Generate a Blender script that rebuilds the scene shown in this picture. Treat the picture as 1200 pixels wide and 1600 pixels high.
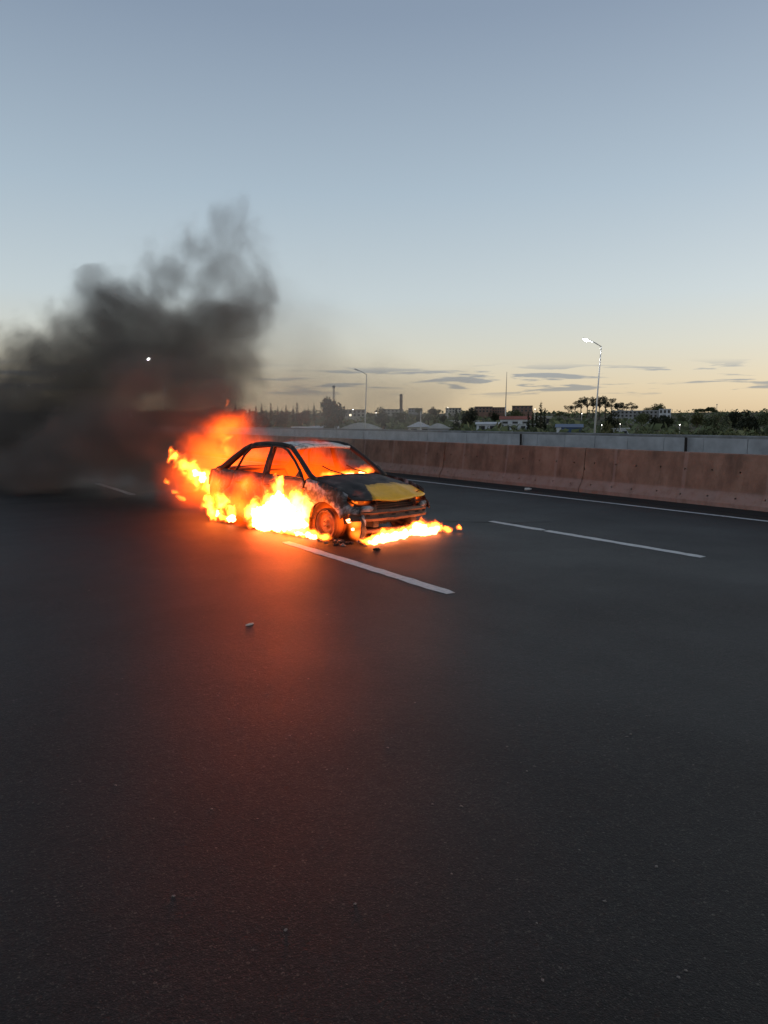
import bpy, bmesh, math, random
from mathutils import Vector, Matrix, noise as mnoise
from mathutils.geometry import delaunay_2d_cdt

R = math.radians
random.seed(7)
S = bpy.context.scene
for o in list(bpy.data.objects):
    bpy.data.objects.remove(o)
COL = S.collection

# ------------------------------------------------------------------ camera
EYE = 1.7
YAW, PITCH = R(32.29), R(6.78)
cam_d = bpy.data.cameras.new('camera')
cam_d.sensor_fit = 'VERTICAL'; cam_d.sensor_height = 36; cam_d.sensor_width = 27
cam_d.lens = 27.045
cam_d.clip_start = 0.05; cam_d.clip_end = 20000
cam = bpy.data.objects.new('camera', cam_d); COL.objects.link(cam)
cam.location = (0, 0, EYE); cam.rotation_euler = (R(90) - PITCH, 0, -YAW)
S.camera = cam

# ------------------------------------------------------------------ sky, sun, exposure
SUN_BEARING = 110.0     # clockwise from the road direction (+Y)
SUN_EL = 12.0
SKY_STRENGTH = 0.15
w = bpy.data.worlds.new('World'); S.world = w; w.use_nodes = True
wn = w.node_tree; wn.nodes.clear()


def N(nt, typ, props=None, **inp):
    n = nt.nodes.new(typ)
    for k, v in (props or {}).items():
        setattr(n, k, v)
    for k, v in inp.items():
        key = int(k[1:]) if k[0] == 'i' and k[1:].isdigit() else k.replace('_', ' ')
        s = n.inputs[key]
        if isinstance(v, bpy.types.NodeSocket):
            nt.links.new(v, s)
        else:
            s.default_value = v
    return n


def mth(nt, op, a, b=0.0, c=0.0, clamp=False):
    n = N(nt, 'ShaderNodeMath', {'operation': op, 'use_clamp': clamp}, i0=a, i1=b, i2=c)
    return n.outputs[0]


def vm(nt, op, a, b=(0, 0, 0)):
    n = N(nt, 'ShaderNodeVectorMath', {'operation': op}, i0=a, i1=b)
    return n.outputs['Value'] if op in ('LENGTH', 'DOT_PRODUCT', 'DISTANCE') else n.outputs[0]


def mixc(nt, f, a, b, blend='MIX'):
    n = nt.nodes.new('ShaderNodeMix'); n.data_type = 'RGBA'; n.blend_type = blend
    for i, v in ((0, f), (6, a), (7, b)):
        if isinstance(v, bpy.types.NodeSocket): nt.links.new(v, n.inputs[i])
        else: n.inputs[i].default_value = v if i == 0 or len(v) == 4 else (*v, 1)
    return n.outputs[2]


def ramp(nt, f, stops, interp='LINEAR'):
    n = nt.nodes.new('ShaderNodeValToRGB'); n.color_ramp.interpolation = interp
    el = n.color_ramp.elements
    while len(el) < len(stops): el.new(0.5)
    for e, (p, c) in zip(el, stops):
        e.position = p; e.color = c if len(c) == 4 else (*c, 1)
    nt.links.new(f, n.inputs[0])
    return n.outputs[0]


def smooth(nt, v, lo, hi, a=0.0, b=1.0):
    n = N(nt, 'ShaderNodeMapRange', {'interpolation_type': 'SMOOTHSTEP'}, i0=v, i1=lo, i2=hi, i3=a, i4=b)
    return n.outputs[0]


def fbm(nt, co, scale, detail=4, rough=0.55, dist=0.0, col=False):
    n = N(nt, 'ShaderNodeTexNoise', Vector=co, Scale=scale, Detail=detail, Roughness=rough, Distortion=dist)
    return n.outputs[1 if col else 0]


sky = N(wn, 'ShaderNodeTexSky', {'sky_type': 'NISHITA', 'sun_disc': False, 'sun_elevation': R(SUN_EL),
        'sun_rotation': R(SUN_BEARING), 'altitude': 100, 'air_density': 1.0, 'dust_density': 2.0, 'ozone_density': 1.0})
tc = N(wn, 'ShaderNodeTexCoord')
dirv = tc.outputs['Generated']
sep = N(wn, 'ShaderNodeSeparateXYZ', Vector=dirv)
el = sep.outputs[2]
# long thin cloud bars low over the horizon
cv = vm(wn, 'MULTIPLY', dirv, (9.0, 9.0, 120.0))
cn = fbm(wn, vm(wn, 'ADD', cv, (1.3, 0.0, 0.4)), 1.0, 5, 0.55, 0.3)
band = mth(wn, 'MULTIPLY', smooth(wn, el, 0.026, 0.040), smooth(wn, el, 0.074, 0.058))
cm = mth(wn, 'MULTIPLY', smooth(wn, cn, 0.51, 0.58), band)
hs = N(wn, 'ShaderNodeHueSaturation', Saturation=0.70, Color=sky.outputs[0])
skyc = mixc(wn, 1.0, hs.outputs[0], (1.05, 0.98, 0.96), 'MULTIPLY')
# dusk: the sky darkens steadily from the lower sky to the zenith
fall = ramp(wn, el, [(0.16, (1, 1, 1)), (0.46, (.72, .74, .78)), (1.0, (.30, .32, .36))])
skyc = mixc(wn, 1.0, skyc, fall, 'MULTIPLY')
# afterglow: even twilight scattered round the whole horizon
tw = ramp(wn, el, [(0.0, (.75, .57, .34)), (0.04, (.75, .62, .42)), (0.09, (.67, .66, .57)), (0.15, (.57, .65, .68)), (0.27, (.42, .53, .62)), (0.44, (.26, .34, .45)), (1.0, (.09, .12, .17))])
tw = mixc(wn, 1.0, tw, (3.95, 3.95, 3.95), 'MULTIPLY')
skyc = mixc(wn, 0.80, skyc, tw)
cl = mixc(wn, mth(wn, 'MULTIPLY', cm, 0.9), skyc, mixc(wn, 1.0, skyc, (0.46, 0.55, 0.76), 'MULTIPLY'))
bg = N(wn, 'ShaderNodeBackground', Color=cl, Strength=SKY_STRENGTH)
wo = N(wn, 'ShaderNodeOutputWorld', Surface=bg.outputs[0])

sun_d = bpy.data.lights.new('sun', 'SUN'); sun_d.energy = 0.12; sun_d.angle = R(12); sun_d.color = (1, 0.72, 0.5)
sun = bpy.data.objects.new('sun', sun_d); COL.objects.link(sun)
sd = Vector((math.sin(R(SUN_BEARING)) * math.cos(R(SUN_EL)), math.cos(R(SUN_BEARING)) * math.cos(R(SUN_EL)), math.sin(R(SUN_EL))))
sun.rotation_euler = sd.to_track_quat('Z', 'Y').to_euler()
sun.location = sd * 60

vs = S.view_settings
S.display_settings.display_device = 'sRGB'
vs.view_transform = 'Standard'; vs.look = 'None'; vs.exposure = 0.68; vs.gamma = 1.0; vs.use_curve_mapping = False
S.render.engine = 'CYCLES'
cy = S.cycles
cy.max_bounces = 6; cy.diffuse_bounces = 2; cy.glossy_bounces = 2; cy.volume_bounces = 1; cy.transparent_max_bounces = 16
cy.use_denoising = True
cy.sample_clamp_indirect = 6.0
cy.volume_max_steps = 512


# ------------------------------------------------------------------ mesh helpers
class MB:
    def __init__(s): s.v = []; s.f = []

    def add(s, vs, fs):
        b = len(s.v); s.v += [tuple(p) for p in vs]; s.f += [tuple(i + b for i in f) for f in fs]; return s

    def box(s, a, b, rz=0.0, c=None):
        (x0, y0, z0), (x1, y1, z1) = a, b
        P = [(x0, y0, z0), (x1, y0, z0), (x1, y1, z0), (x0, y1, z0), (x0, y0, z1), (x1, y0, z1), (x1, y1, z1), (x0, y1, z1)]
        if rz:
            m = Matrix.Rotation(rz, 3, 'Z'); P = [m @ Vector(p) for p in P]
        return s.add(P, [(0, 3, 2, 1), (4, 5, 6, 7), (0, 1, 5, 4), (1, 2, 6, 5), (2, 3, 7, 6), (3, 0, 4, 7)])

    def tube(s, pts, r, n=8, flat=1.0, cap=True):
        pts = [Vector(p) for p in pts]; b = len(s.v); k = len(pts)
        rr = r if isinstance(r, (list, tuple)) else [r] * k
        for i, p in enumerate(pts):
            t = (pts[min(i + 1, k - 1)] - pts[max(i - 1, 0)]).normalized()
            u = t.cross(Vector((0, 0, 1)))
            if u.length < 1e-3: u = Vector((1, 0, 0))
            u.normalize(); v2 = t.cross(u).normalized()
            for j in range(n):
                a = 2 * math.pi * (j + 0.5) / n
                q = p + u * math.cos(a) * rr[i] + v2 * math.sin(a) * rr[i] * flat
                s.v.append(tuple(q))
        for i in range(k - 1):
            for j in range(n):
                j2 = (j + 1) % n
                s.f.append((b + i * n + j, b + i * n + j2, b + (i + 1) * n + j2, b + (i + 1) * n + j))
        if cap:
            s.f.append(tuple(b + j for j in range(n - 1, -1, -1)))
            s.f.append(tuple(b + (k - 1) * n + j for j in range(n)))
        return s

    def lathe(s, prof, n=28, axis='z', c=(0, 0, 0), closed=False):
        b = len(s.v); k = len(prof)
        for (r, h) in prof:
            for j in range(n):
                a = 2 * math.pi * j / n
                p = (r * math.cos(a), r * math.sin(a), h) if axis == 'z' else (r * math.cos(a), h, r * math.sin(a))
                s.v.append((p[0] + c[0], p[1] + c[1], p[2] + c[2]))
        for i in range(k if closed else k - 1):
            i2 = (i + 1) % k
            for j in range(n):
                j2 = (j + 1) % n
                s.f.append((b + i * n + j, b + i * n + j2, b + i2 * n + j2, b + i2 * n + j))
        return s

    def extr(s, prof, axis, a, b):
        """closed 2-D profile extruded along an axis from a to b"""
        n = len(prof); P = []
        for t in (a, b):
            for (u, v) in prof:
                P.append((t, u, v) if axis == 'x' else (u, t, v) if axis == 'y' else (u, v, t))
        F = [tuple(range(n)), tuple(range(2 * n - 1, n - 1, -1))]
        F += [(i, i + n, (i + 1) % n + n, (i + 1) % n) for i in range(n)]
        return s.add(P, F)

    def grid(s, fn, nu, nv):
        b = len(s.v)
        for i in range(nu + 1):
            for j in range(nv + 1):
                s.v.append(tuple(fn(i / nu, j / nv)))
        for i in range(nu):
            for j in range(nv):
                a = b + i * (nv + 1) + j
                s.f.append((a, a + nv + 1, a + nv + 2, a + 1))
        return s

    def mesh(s, name, mat=None, sm=False):
        me = bpy.data.meshes.new(name); me.from_pydata(s.v, [], s.f)
        bm = bmesh.new(); bm.from_mesh(me); bmesh.ops.recalc_face_normals(bm, faces=bm.faces); bm.to_mesh(me); bm.free()
        if mat: me.materials.append(mat)
        if sm:
            for p in me.polygons: p.use_smooth = True
        return me

    def build(s, name, mat=None, parent=None, sm=False, bevel=0.0, solid=0.0, loc=None):
        return link(name, s.mesh(name, mat, sm), parent, bevel, solid, loc)


def link(name, me, parent=None, bevel=0.0, solid=0.0, loc=None):
    o = bpy.data.objects.new(name, me); COL.objects.link(o); o.parent = parent
    if loc is not None: o.location = loc
    if solid:
        m = o.modifiers.new('s', 'SOLIDIFY'); m.thickness = solid; m.offset = 0
    if bevel:
        m = o.modifiers.new('b', 'BEVEL'); m.width = bevel; m.segments = 2; m.limit_method = 'ANGLE'
    return o


def tag(o, label=None, cat=None, group=None, kind=None):
    if label: o['label'] = label
    if cat: o['category'] = cat
    if group: o['group'] = group
    if kind: o['kind'] = kind
    return o


def empty(name, loc=(0, 0, 0), rz=0.0, sc=1.0, label=None, cat=None, group=None):
    o = bpy.data.objects.new(name, None); COL.objects.link(o); o.empty_display_size = 0.2
    o.location = loc; o.rotation_euler = (0, 0, rz); o.scale = (sc,) * 3
    return tag(o, label, cat, group)


def copy_tree(o, parent=None):
    c = o.copy(); COL.objects.link(c); c.parent = parent
    for ch in [x for x in o.children]: copy_tree(ch, c)
    return c


# ------------------------------------------------------------------ materials
def mat(name):
    m = bpy.data.materials.new(name); m.use_nodes = True
    nt = m.node_tree
    return m, nt, nt.nodes['Principled BSDF']


def simple(name, col, rough=0.8, var=0.25, scale=3.0, metal=0.0, bump=0.0, spec=0.5):
    m, nt, p = mat(name)
    co = N(nt, 'ShaderNodeTexCoord').outputs['Object']
    n = fbm(nt, co, scale, 5, 0.6)
    lo = tuple(c * (1 - var) for c in col); hi = tuple(min(1, c * (1 + var)) for c in col)
    nt.links.new(ramp(nt, n, [(0.3, lo), (0.7, hi)]), p.inputs['Base Color'])
    p.inputs['Roughness'].default_value = rough; p.inputs['Metallic'].default_value = metal
    p.inputs['Specular IOR Level'].default_value = spec
    if bump:
        b = N(nt, 'ShaderNodeBump', Strength=bump, Distance=0.02, Height=fbm(nt, co, scale * 6, 4, 0.6))
        nt.links.new(b.outputs[0], p.inputs['Normal'])
    return m


def glow(name, col, strength):
    m, nt, p = mat(name)
    p.inputs['Base Color'].default_value = (0.8, 0.8, 0.8, 1)
    p.inputs['Emission Color'].default_value = (*col, 1); p.inputs['Emission Strength'].default_value = strength
    return m


def asphalt():
    m, nt, p = mat('asphalt')
    co = N(nt, 'ShaderNodeTexCoord').outputs['Object']
    vor = N(nt, 'ShaderNodeTexVoronoi', {'feature': 'F1'}, Vector=co, Scale=150.0, Randomness=1.0)
    rnd = N(nt, 'ShaderNodeSeparateColor', Color=vor.outputs['Color']).outputs[0]
    vor2 = N(nt, 'ShaderNodeTexVoronoi', {'feature': 'F1'}, Vector=co, Scale=55.0, Randomness=1.0)
    rnd2 = N(nt, 'ShaderNodeSeparateColor', Color=vor2.outputs['Color']).outputs[0]
    big = fbm(nt, co, 0.35, 5, 0.6)
    # wheel tracks polished along the lanes
    st = fbm(nt, vm(nt, 'MULTIPLY', co, (1.6, 0.05, 1.0)), 1.0, 3, 0.5)
    fine = fbm(nt, co, 130.0, 4, 0.7)
    base = ramp(nt, big, [(0.3, (0.0085, 0.0076, 0.0070)), (0.7, (0.0165, 0.0150, 0.0138))])
    base = mixc(nt, smooth(nt, st, 0.35, 0.7, 0.0, 0.35), base, (0.0115, 0.0106, 0.0100))
    base = mixc(nt, smooth(nt, fine, 0.35, 0.75, 0.0, 0.6), base, (0.005, 0.0048, 0.0048))
    mid = fbm(nt, co, 17.0, 5, 0.7)
    base = mixc(nt, 1.0, base, ramp(nt, mid, [(0.28, (.45, .45, .45)), (0.5, (1, 1, 1)), (0.72, (1.75, 1.7, 1.65))]), 'MULTIPLY')
    grit = fbm(nt, co, 62.0, 3, 0.75)
    base = mixc(nt, 1.0, base, ramp(nt, grit, [(0.30, (.25, .25, .25)), (0.48, (.8, .8, .8)), (0.60, (1.5, 1.45, 1.4)), (0.70, (5.5, 5.0, 4.6))]), 'MULTIPLY')
    stain = fbm(nt, vm(nt, 'MULTIPLY', co, (1.0, 0.5, 1.0)), 1.1, 5, 0.65)
    base = mixc(nt, 1.0, base, ramp(nt, stain, [(0.33, (.62, .62, .62)), (0.52, (1, 1, 1)), (0.68, (1.3, 1.27, 1.22))]), 'MULTIPLY')
    chip = mth(nt, 'MULTIPLY', mth(nt, 'GREATER_THAN', rnd, 0.90), mth(nt, 'LESS_THAN', vor.outputs['Distance'], 0.42))
    chip2 = mth(nt, 'MULTIPLY', mth(nt, 'GREATER_THAN', rnd2, 0.978), mth(nt, 'LESS_THAN', vor2.outputs['Distance'], 0.34))
    base = mixc(nt, mth(nt, 'MULTIPLY', chip, 0.6), base, (0.085, 0.074, 0.064))
    base = mixc(nt, mth(nt, 'MULTIPLY', mth(nt, 'MULTIPLY', chip2, smooth(nt, fine, 0.40, 0.55)), 0.7), base, (0.11, 0.096, 0.082))
    nt.links.new(base, p.inputs['Base Color'])
    hgt = mth(nt, 'ADD', mth(nt, 'MULTIPLY', vor.outputs['Distance'], -0.6), mth(nt, 'ADD', mth(nt, 'MULTIPLY', fine, 0.8), mth(nt, 'ADD', mth(nt, 'MULTIPLY', mid, 2.0), mth(nt, 'MULTIPLY', grit, 1.6))))
    b = N(nt, 'ShaderNodeBump', Strength=0.5, Distance=0.0035, Height=hgt)
    nt.links.new(b.outputs[0], p.inputs['Normal'])
    nt.links.new(ramp(nt, big, [(0.3, (0.52,) * 3), (0.7, (0.66,) * 3)]), p.inputs['Roughness'])
    p.inputs['Specular IOR Level'].default_value = 0.30
    p.inputs['Specular Tint'].default_value = (1.0, 0.94, 0.88, 1)
    return m


def paint():
    m, nt, p = mat('road_paint')
    co = N(nt, 'ShaderNodeTexCoord').outputs['Object']
    n = fbm(nt, co, 14.0, 6, 0.7)
    c = ramp(nt, n, [(0.26, (0.12, 0.118, 0.112)), (0.40, (0.56, 0.55, 0.53)), (0.7, (0.74, 0.73, 0.70))])
    nt.links.new(c, p.inputs['Base Color']); p.inputs['Roughness'].default_value = 0.7
    b = N(nt, 'ShaderNodeBump', Strength=0.4, Distance=0.004, Height=fbm(nt, co, 70.0, 3, 0.6))
    nt.links.new(b.outputs[0], p.inputs['Normal'])
    return m


def red_concrete():
    m, nt, p = mat('red_concrete')
    co = N(nt, 'ShaderNodeTexCoord').outputs['Object']
    oi = N(nt, 'ShaderNodeObjectInfo')
    co2 = vm(nt, 'ADD', co, vm(nt, 'MULTIPLY', oi.outputs['Location'], (0.0, 1.0, 0.0)))
    z = N(nt, 'ShaderNodeSeparateXYZ', Vector=co).outputs[2]
    y = N(nt, 'ShaderNodeSeparateXYZ', Vector=co).outputs[1]
    cloud = fbm(nt, co2, 2.2, 6, 0.62)
    runs = fbm(nt, vm(nt, 'MULTIPLY', co2, (1, 2.6, 0.9)), 1.0, 6, 0.68)
    base = ramp(nt, cloud, [(0.3, (0.225, 0.124, 0.086)), (0.5, (0.32, 0.178, 0.124)), (0.72, (0.42, 0.245, 0.175))])
    base = mixc(nt, smooth(nt, runs, 0.45, 0.72, 0.0, 0.70), base, (0.12, 0.066, 0.048))
    # paler toe, broken up by noise
    toe = mth(nt, 'MULTIPLY', smooth(nt, z, 0.36, 0.24), smooth(nt, fbm(nt, co2, 5.0, 5, 0.7), 0.3, 0.6, 0.25, 0.85))
    base = mixc(nt, toe, base, (0.40, 0.265, 0.225))
    # lime stain down each casting line, every 1.857 m
    fr = mth(nt, 'ABSOLUTE', mth(nt, 'SUBTRACT', mth(nt, 'FRACT', mth(nt, 'ADD', mth(nt, 'DIVIDE', y, 1.857), 0.5)), 0.5))
    fr = mth(nt, 'ADD', fr, mth(nt, 'MULTIPLY', mth(nt, 'SUBTRACT', runs, 0.5), 0.05))
    base = mixc(nt, smooth(nt, fr, 0.035, 0.012, 0.0, 0.45), base, (0.44, 0.29, 0.245))
    nt.links.new(base, p.inputs['Base Color']); p.inputs['Roughness'].default_value = 0.85
    b = N(nt, 'ShaderNodeBump', Strength=0.5, Distance=0.01, Height=fbm(nt, co2, 22.0, 5, 0.65))
    nt.links.new(b.outputs[0], p.inputs['Normal'])
    return m


def char_metal(name, ash=0.35, rust=0.4, seed=0.0, ashc=(0.42, 0.39, 0.37)):
    """burnt sheet steel: soot, rust and pale ash in patches"""
    m, nt, p = mat(name)
    co = vm(nt, 'ADD', N(nt, 'ShaderNodeTexCoord').outputs['Object'], (seed, seed * 0.7, 0))
    a = fbm(nt, co, 3.2, 6, 0.62, 0.4); b = fbm(nt, vm(nt, 'ADD', co, (5, 3, 1)), 6.0, 6, 0.65, 0.6)
    c = ramp(nt, a, [(0.35, (0.012, 0.010, 0.009)), (0.6, (0.035, 0.026, 0.022))])
    c = mixc(nt, smooth(nt, b, 0.62 - rust * 0.35, 0.75 - rust * 0.2, 0.0, 0.7), c, (0.17, 0.085, 0.055))
    c = mixc(nt, smooth(nt, fbm(nt, vm(nt, 'ADD', co, (9, 1, 4)), 4.5, 6, 0.7, 0.8), 0.72 - ash * 0.5, 0.92 - ash * 0.42, 0.0, 0.88), c, ashc)
    nt.links.new(c, p.inputs['Base Color']); p.inputs['Roughness'].default_value = 0.62; p.inputs['Metallic'].default_value = 0.15
    bp = N(nt, 'ShaderNodeBump', Strength=0.4, Distance=0.01, Height=b)
    nt.links.new(bp.outputs[0], p.inputs['Normal'])
    return m


def hood_paint():
    m, nt, p = mat('hood_paint')
    co = N(nt, 'ShaderNodeTexCoord').outputs['Object']
    s = N(nt, 'ShaderNodeSeparateXYZ', Vector=co); x, y = s.outputs[0], s.outputs[1]
    n = fbm(nt, co, 5.0, 6, 0.65, 0.5); n2 = fbm(nt, co, 18.0, 5, 0.6)
    # surviving yellow lacquer on the nose, scorched back and towards the right corner
    edge = mth(nt, 'ADD', x, mth(nt, 'MULTIPLY', mth(nt, 'SUBTRACT', n, 0.5), 0.24))
    edge = mth(nt, 'ADD', edge, mth(nt, 'MULTIPLY', smooth(nt, y, -0.20, -0.46), -0.42))
    yel = smooth(nt, edge, 0.20, 0.235)
    soot = ramp(nt, n, [(0.35, (0.014, 0.012, 0.011)), (0.55, (0.040, 0.032, 0.028)), (0.68, (0.10, 0.085, 0.075)), (0.78, (0.22, 0.20, 0.18))])
    yc = ramp(nt, n2, [(0.3, (0.78, 0.40, 0.006)), (0.7, (0.90, 0.49, 0.010))])
    scorch = smooth(nt, edge, 0.33, 0.22, 0.0, 0.55)
    yc = mixc(nt, scorch, yc, (0.22, 0.10, 0.01))
    nt.links.new(mixc(nt, yel, soot, yc), p.inputs['Base Color'])
    nt.links.new(mth(nt, 'SUBTRACT', 0.68, mth(nt, 'MULTIPLY', yel, 0.25)), p.inputs['Roughness'])
    bp = N(nt, 'ShaderNodeBump', Strength=0.25, Distance=0.01, Height=n)
    nt.links.new(bp.outputs[0], p.inputs['Normal'])
    return m


def leafy(name, col, var=0.5):
    m, nt, p = mat(name)
    oi = N(nt, 'ShaderNodeObjectInfo')
    g = N(nt, 'ShaderNodeNewGeometry')
    r = g.outputs['Random Per Island']
    lo = tuple(c * (1 - var) for c in col); hi = tuple(c * (1 + var) for c in col)
    c = ramp(nt, r, [(0.0, lo), (1.0, hi)])
    hs = N(nt, 'ShaderNodeHueSaturation', Color=c, Value=mth(nt, 'ADD', 0.75, mth(nt, 'MULTIPLY', oi.outputs['Random'], 0.5)))
    nt.links.new(hs.outputs[0], p.inputs['Base Color']); p.inputs['Roughness'].default_value = 0.8
    p.inputs['Specular IOR Level'].default_value = 0.2
    return m


def terrain_mat():
    m, nt, p = mat('scrub_ground')
    co = N(nt, 'ShaderNodeTexCoord').outputs['Object']
    a = fbm(nt, vm(nt, 'MULTIPLY', co, (1, 1, 3)), 0.013, 8, 0.65); b = fbm(nt, co, 0.09, 6, 0.7)
    c = ramp(nt, a, [(0.35, (0.05, 0.055, 0.03)), (0.5, (0.09, 0.085, 0.052)), (0.62, (0.15, 0.12, 0.08)), (0.7, (0.075, 0.08, 0.042))])
    c = mixc(nt, smooth(nt, b, 0.45, 0.62, 0, 0.8), c, (0.020, 0.026, 0.012))
    nt.links.new(c, p.inputs['Base Color']); p.inputs['Roughness'].default_value = 0.95
    p.inputs['Specular IOR Level'].default_value = 0.1
    return m


M = {
    'asphalt': asphalt(), 'paint': paint(), 'barrier': red_concrete(), 'terrain': terrain_mat(),
    'tar_and_shade': simple('tar_and_shade', (0.006, 0.006, 0.006), 0.85, 0.3, 20),
    'grey_conc': simple('grey_concrete', (0.40, 0.405, 0.42), 0.9, 0.22, 1.3, bump=0.3),
    'dark_conc': simple('weathered_concrete', (0.20, 0.20, 0.20), 0.9, 0.35, 1.6, bump=0.3),
    'void': simple('dark_recess', (0.02, 0.015, 0.013), 0.95, 0.3, 8),
    'galv': simple('galvanised_steel', (0.62, 0.62, 0.62), 0.5, 0.08, 4, metal=0.2),
    'lamp_glass': glow('lamp_glass', (0.95, 0.97, 1.0), 110.0),
    'highway_lens': glow('highway_lens', (0.95, 0.96, 1.0), 5000.0),
    'far_lamp': glow('far_lamp', (1.0, 0.93, 0.82), 7.0),
    'warm_lamp': glow('warm_lamp', (1.0, 0.85, 0.55), 1.6),
    'white_wall': simple('white_render', (0.62, 0.63, 0.66), 0.9, 0.12, 0.4),
    'cream_wall': simple('cream_render', (0.50, 0.46, 0.40), 0.9, 0.15, 0.4),
    'brick_wall': simple('brick_render', (0.23, 0.14, 0.11), 0.9, 0.2, 0.5),
    'grey_wall': simple('grey_render', (0.30, 0.30, 0.31), 0.9, 0.15, 0.4),
    'tin_roof': simple('tin_roof', (0.52, 0.52, 0.53), 0.5, 0.12, 0.6, metal=0.1),
    'dark_roof': simple('dark_roof', (0.045, 0.04, 0.04), 0.8, 0.2, 0.6),
    'red_roof': simple('red_roof', (0.30, 0.09, 0.06), 0.8, 0.2, 0.6),
    'blue_tin': simple('blue_tin', (0.035, 0.075, 0.17), 0.5, 0.15, 0.6),
    'glass': simple('window_glass', (0.03, 0.035, 0.045), 0.15, 0.2, 1.0),
    'bark': simple('bark', (0.075, 0.055, 0.042), 0.95, 0.3, 3),
    'leaf_dark': leafy('leaf_dark', (0.040, 0.046, 0.028)),
    'leaf_mid': leafy('leaf_mid', (0.092, 0.105, 0.050)),
    'leaf_olive': leafy('leaf_olive', (0.115, 0.120, 0.055)),
    'soot': char_metal('soot_steel', ash=0.10, rust=0.15),
    'burnt': char_metal('burnt_steel', ash=0.42, rust=0.9, seed=2.0),
    'ashroof': char_metal('ash_steel', ash=0.86, rust=0.3, seed=5.0, ashc=(0.80, 0.77, 0.74)),
    'rusty': char_metal('rusty_steel', ash=0.25, rust=0.95, seed=8.0),
    'fender': char_metal('fender_steel', ash=0.58, rust=0.25, seed=11.0, ashc=(0.55, 0.51, 0.52)),
    'hood': hood_paint(),
    'charcoal': simple('charcoal', (0.016, 0.014, 0.013), 0.9, 0.5, 8, bump=0.5),
    'paper': simple('litter_paper', (0.72, 0.71, 0.68), 0.8, 0.1, 9),
    'scrap': simple('scrap', (0.20, 0.17, 0.15), 0.8, 0.4, 12),
}

# ------------------------------------------------------------------ ground, road
def interp(x, T):
    if x <= T[0][0]: return T[0][1]
    for (a, b), (c, d) in zip(T, T[1:]):
        if x <= c: return b + (d - b) * (x - a) / (c - a)
    return T[-1][1]


def sstep(a, b, x):
    t = max(0, min(1, (x - a) / (b - a))); return t * t * (3 - 2 * t)


ZT = [(0, -1.2), (60, -1.6), (120, -2.2), (200, -1.2), (300, -0.8), (420, 0.2), (650, 4.0), (900, 8.0), (1300, 13.5), (1700, 17.0), (2300, 19), (4000, 10), (9000, -20)]


def terrain_z(x, y):
    d = math.hypot(x, y)
    z = interp(d, ZT)
    n = mnoise.fractal(Vector((x * 0.004, y * 0.004, 0.3)), 1.0, 2.0, 4)
    z += n * min(3.0, d * 0.0035)
    off = sstep(33, 50, x) if x > 0 else sstep(14, 40, -x)
    return -0.08 * (1 - off) + z * off


def site(bearing, dist, sink=0.0):
    """a ground point at a compass bearing (degrees clockwise from the road) and distance from the verge"""
    x = math.sin(R(bearing)) * dist; y = math.cos(R(bearing)) * dist
    return Vector((x, y, terrain_z(x, y) - sink))


m = MB()
rings = [0] + [6 * 1.13 ** i for i in range(60)]
rings = [r for r in rings if r < 9000]
NA = 240
xs_extra = []
for i, r in enumerate(rings[1:]):
    for j in range(NA):
        a = 2 * math.pi * j / NA
        x, y = math.sin(a) * r, math.cos(a) * r
        m.v.append((x, y, terrain_z(x, y)))
m.v.append((0, 0, -0.08)); cidx = len(m.v) - 1
for j in range(NA):
    m.f.append((cidx, j, (j + 1) % NA))
for i in range(len(rings) - 2):
    for j in range(NA):
        j2 = (j + 1) % NA
        m.f.append((i * NA + j, (i + 1) * NA + j, (i + 1) * NA + j2, i * NA + j2))
tag(m.build('ground', M['terrain'], sm=True), kind='structure')

m = MB()
ys = [-40, -10, 0, 5, 10, 20, 40, 80, 160, 320, 640, 1200]
m.grid(lambda u, v: ((-9.0, 29.5)[round(u)], ys[round(v * (len(ys) - 1))], 0.0), 1, len(ys) - 1)
road = tag(m.build('road', M['asphalt']), kind='structure')


def marking(x, y0, y1, wd, ragged=0.012):
    m = MB(); L = []; n = max(3, int((y1 - y0) / 0.15))
    n = min(n, 160)
    for i in range(n + 1):
        y = y0 + (y1 - y0) * i / n
        e = 0.0 if 0 < i < n else 0.02
        L.append((x - wd / 2 + e + random.uniform(-ragged, ragged), y)); 
    Rr = [(x + wd / 2 - (0.02 if i in (0, n) else 0) + random.uniform(-ragged, ragged), y0 + (y1 - y0) * i / n) for i in range(n + 1)]
    V = [(a, b, 0.004) for a, b in L] + [(a, b, 0.004) for a, b in Rr]
    m.add(V, [(i, n + 1 + i, n + 2 + i, i + 1) for i in range(n)])
    return m.build('lane_dash', M['paint'], road)


for X in (4.55, 8.45):
    for k in range(-1, 12):
        y0 = 5.95 + 12 * k
        if X > 5 and k == 0:
            marking(X, 5.89, 8.66, 0.155); marking(X, 8.71, 9.98, 0.155)
        else:
            marking(X, y0, y0 + 3.85, 0.155)
o = marking(12.42, -10, 60, 0.12, 0.006); o.name = 'edge_line'
o = marking(12.42, 60.2, 400, 0.12, 0.004); o.name = 'edge_line'
o = marking(-4.2, -10, 120, 0.12, 0.006); o.name = 'edge_line'
for X in (20.8, 15.6):
    o = marking(X, -10, 200, 0.12, 0.006); o.name = 'edge_line'


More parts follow.
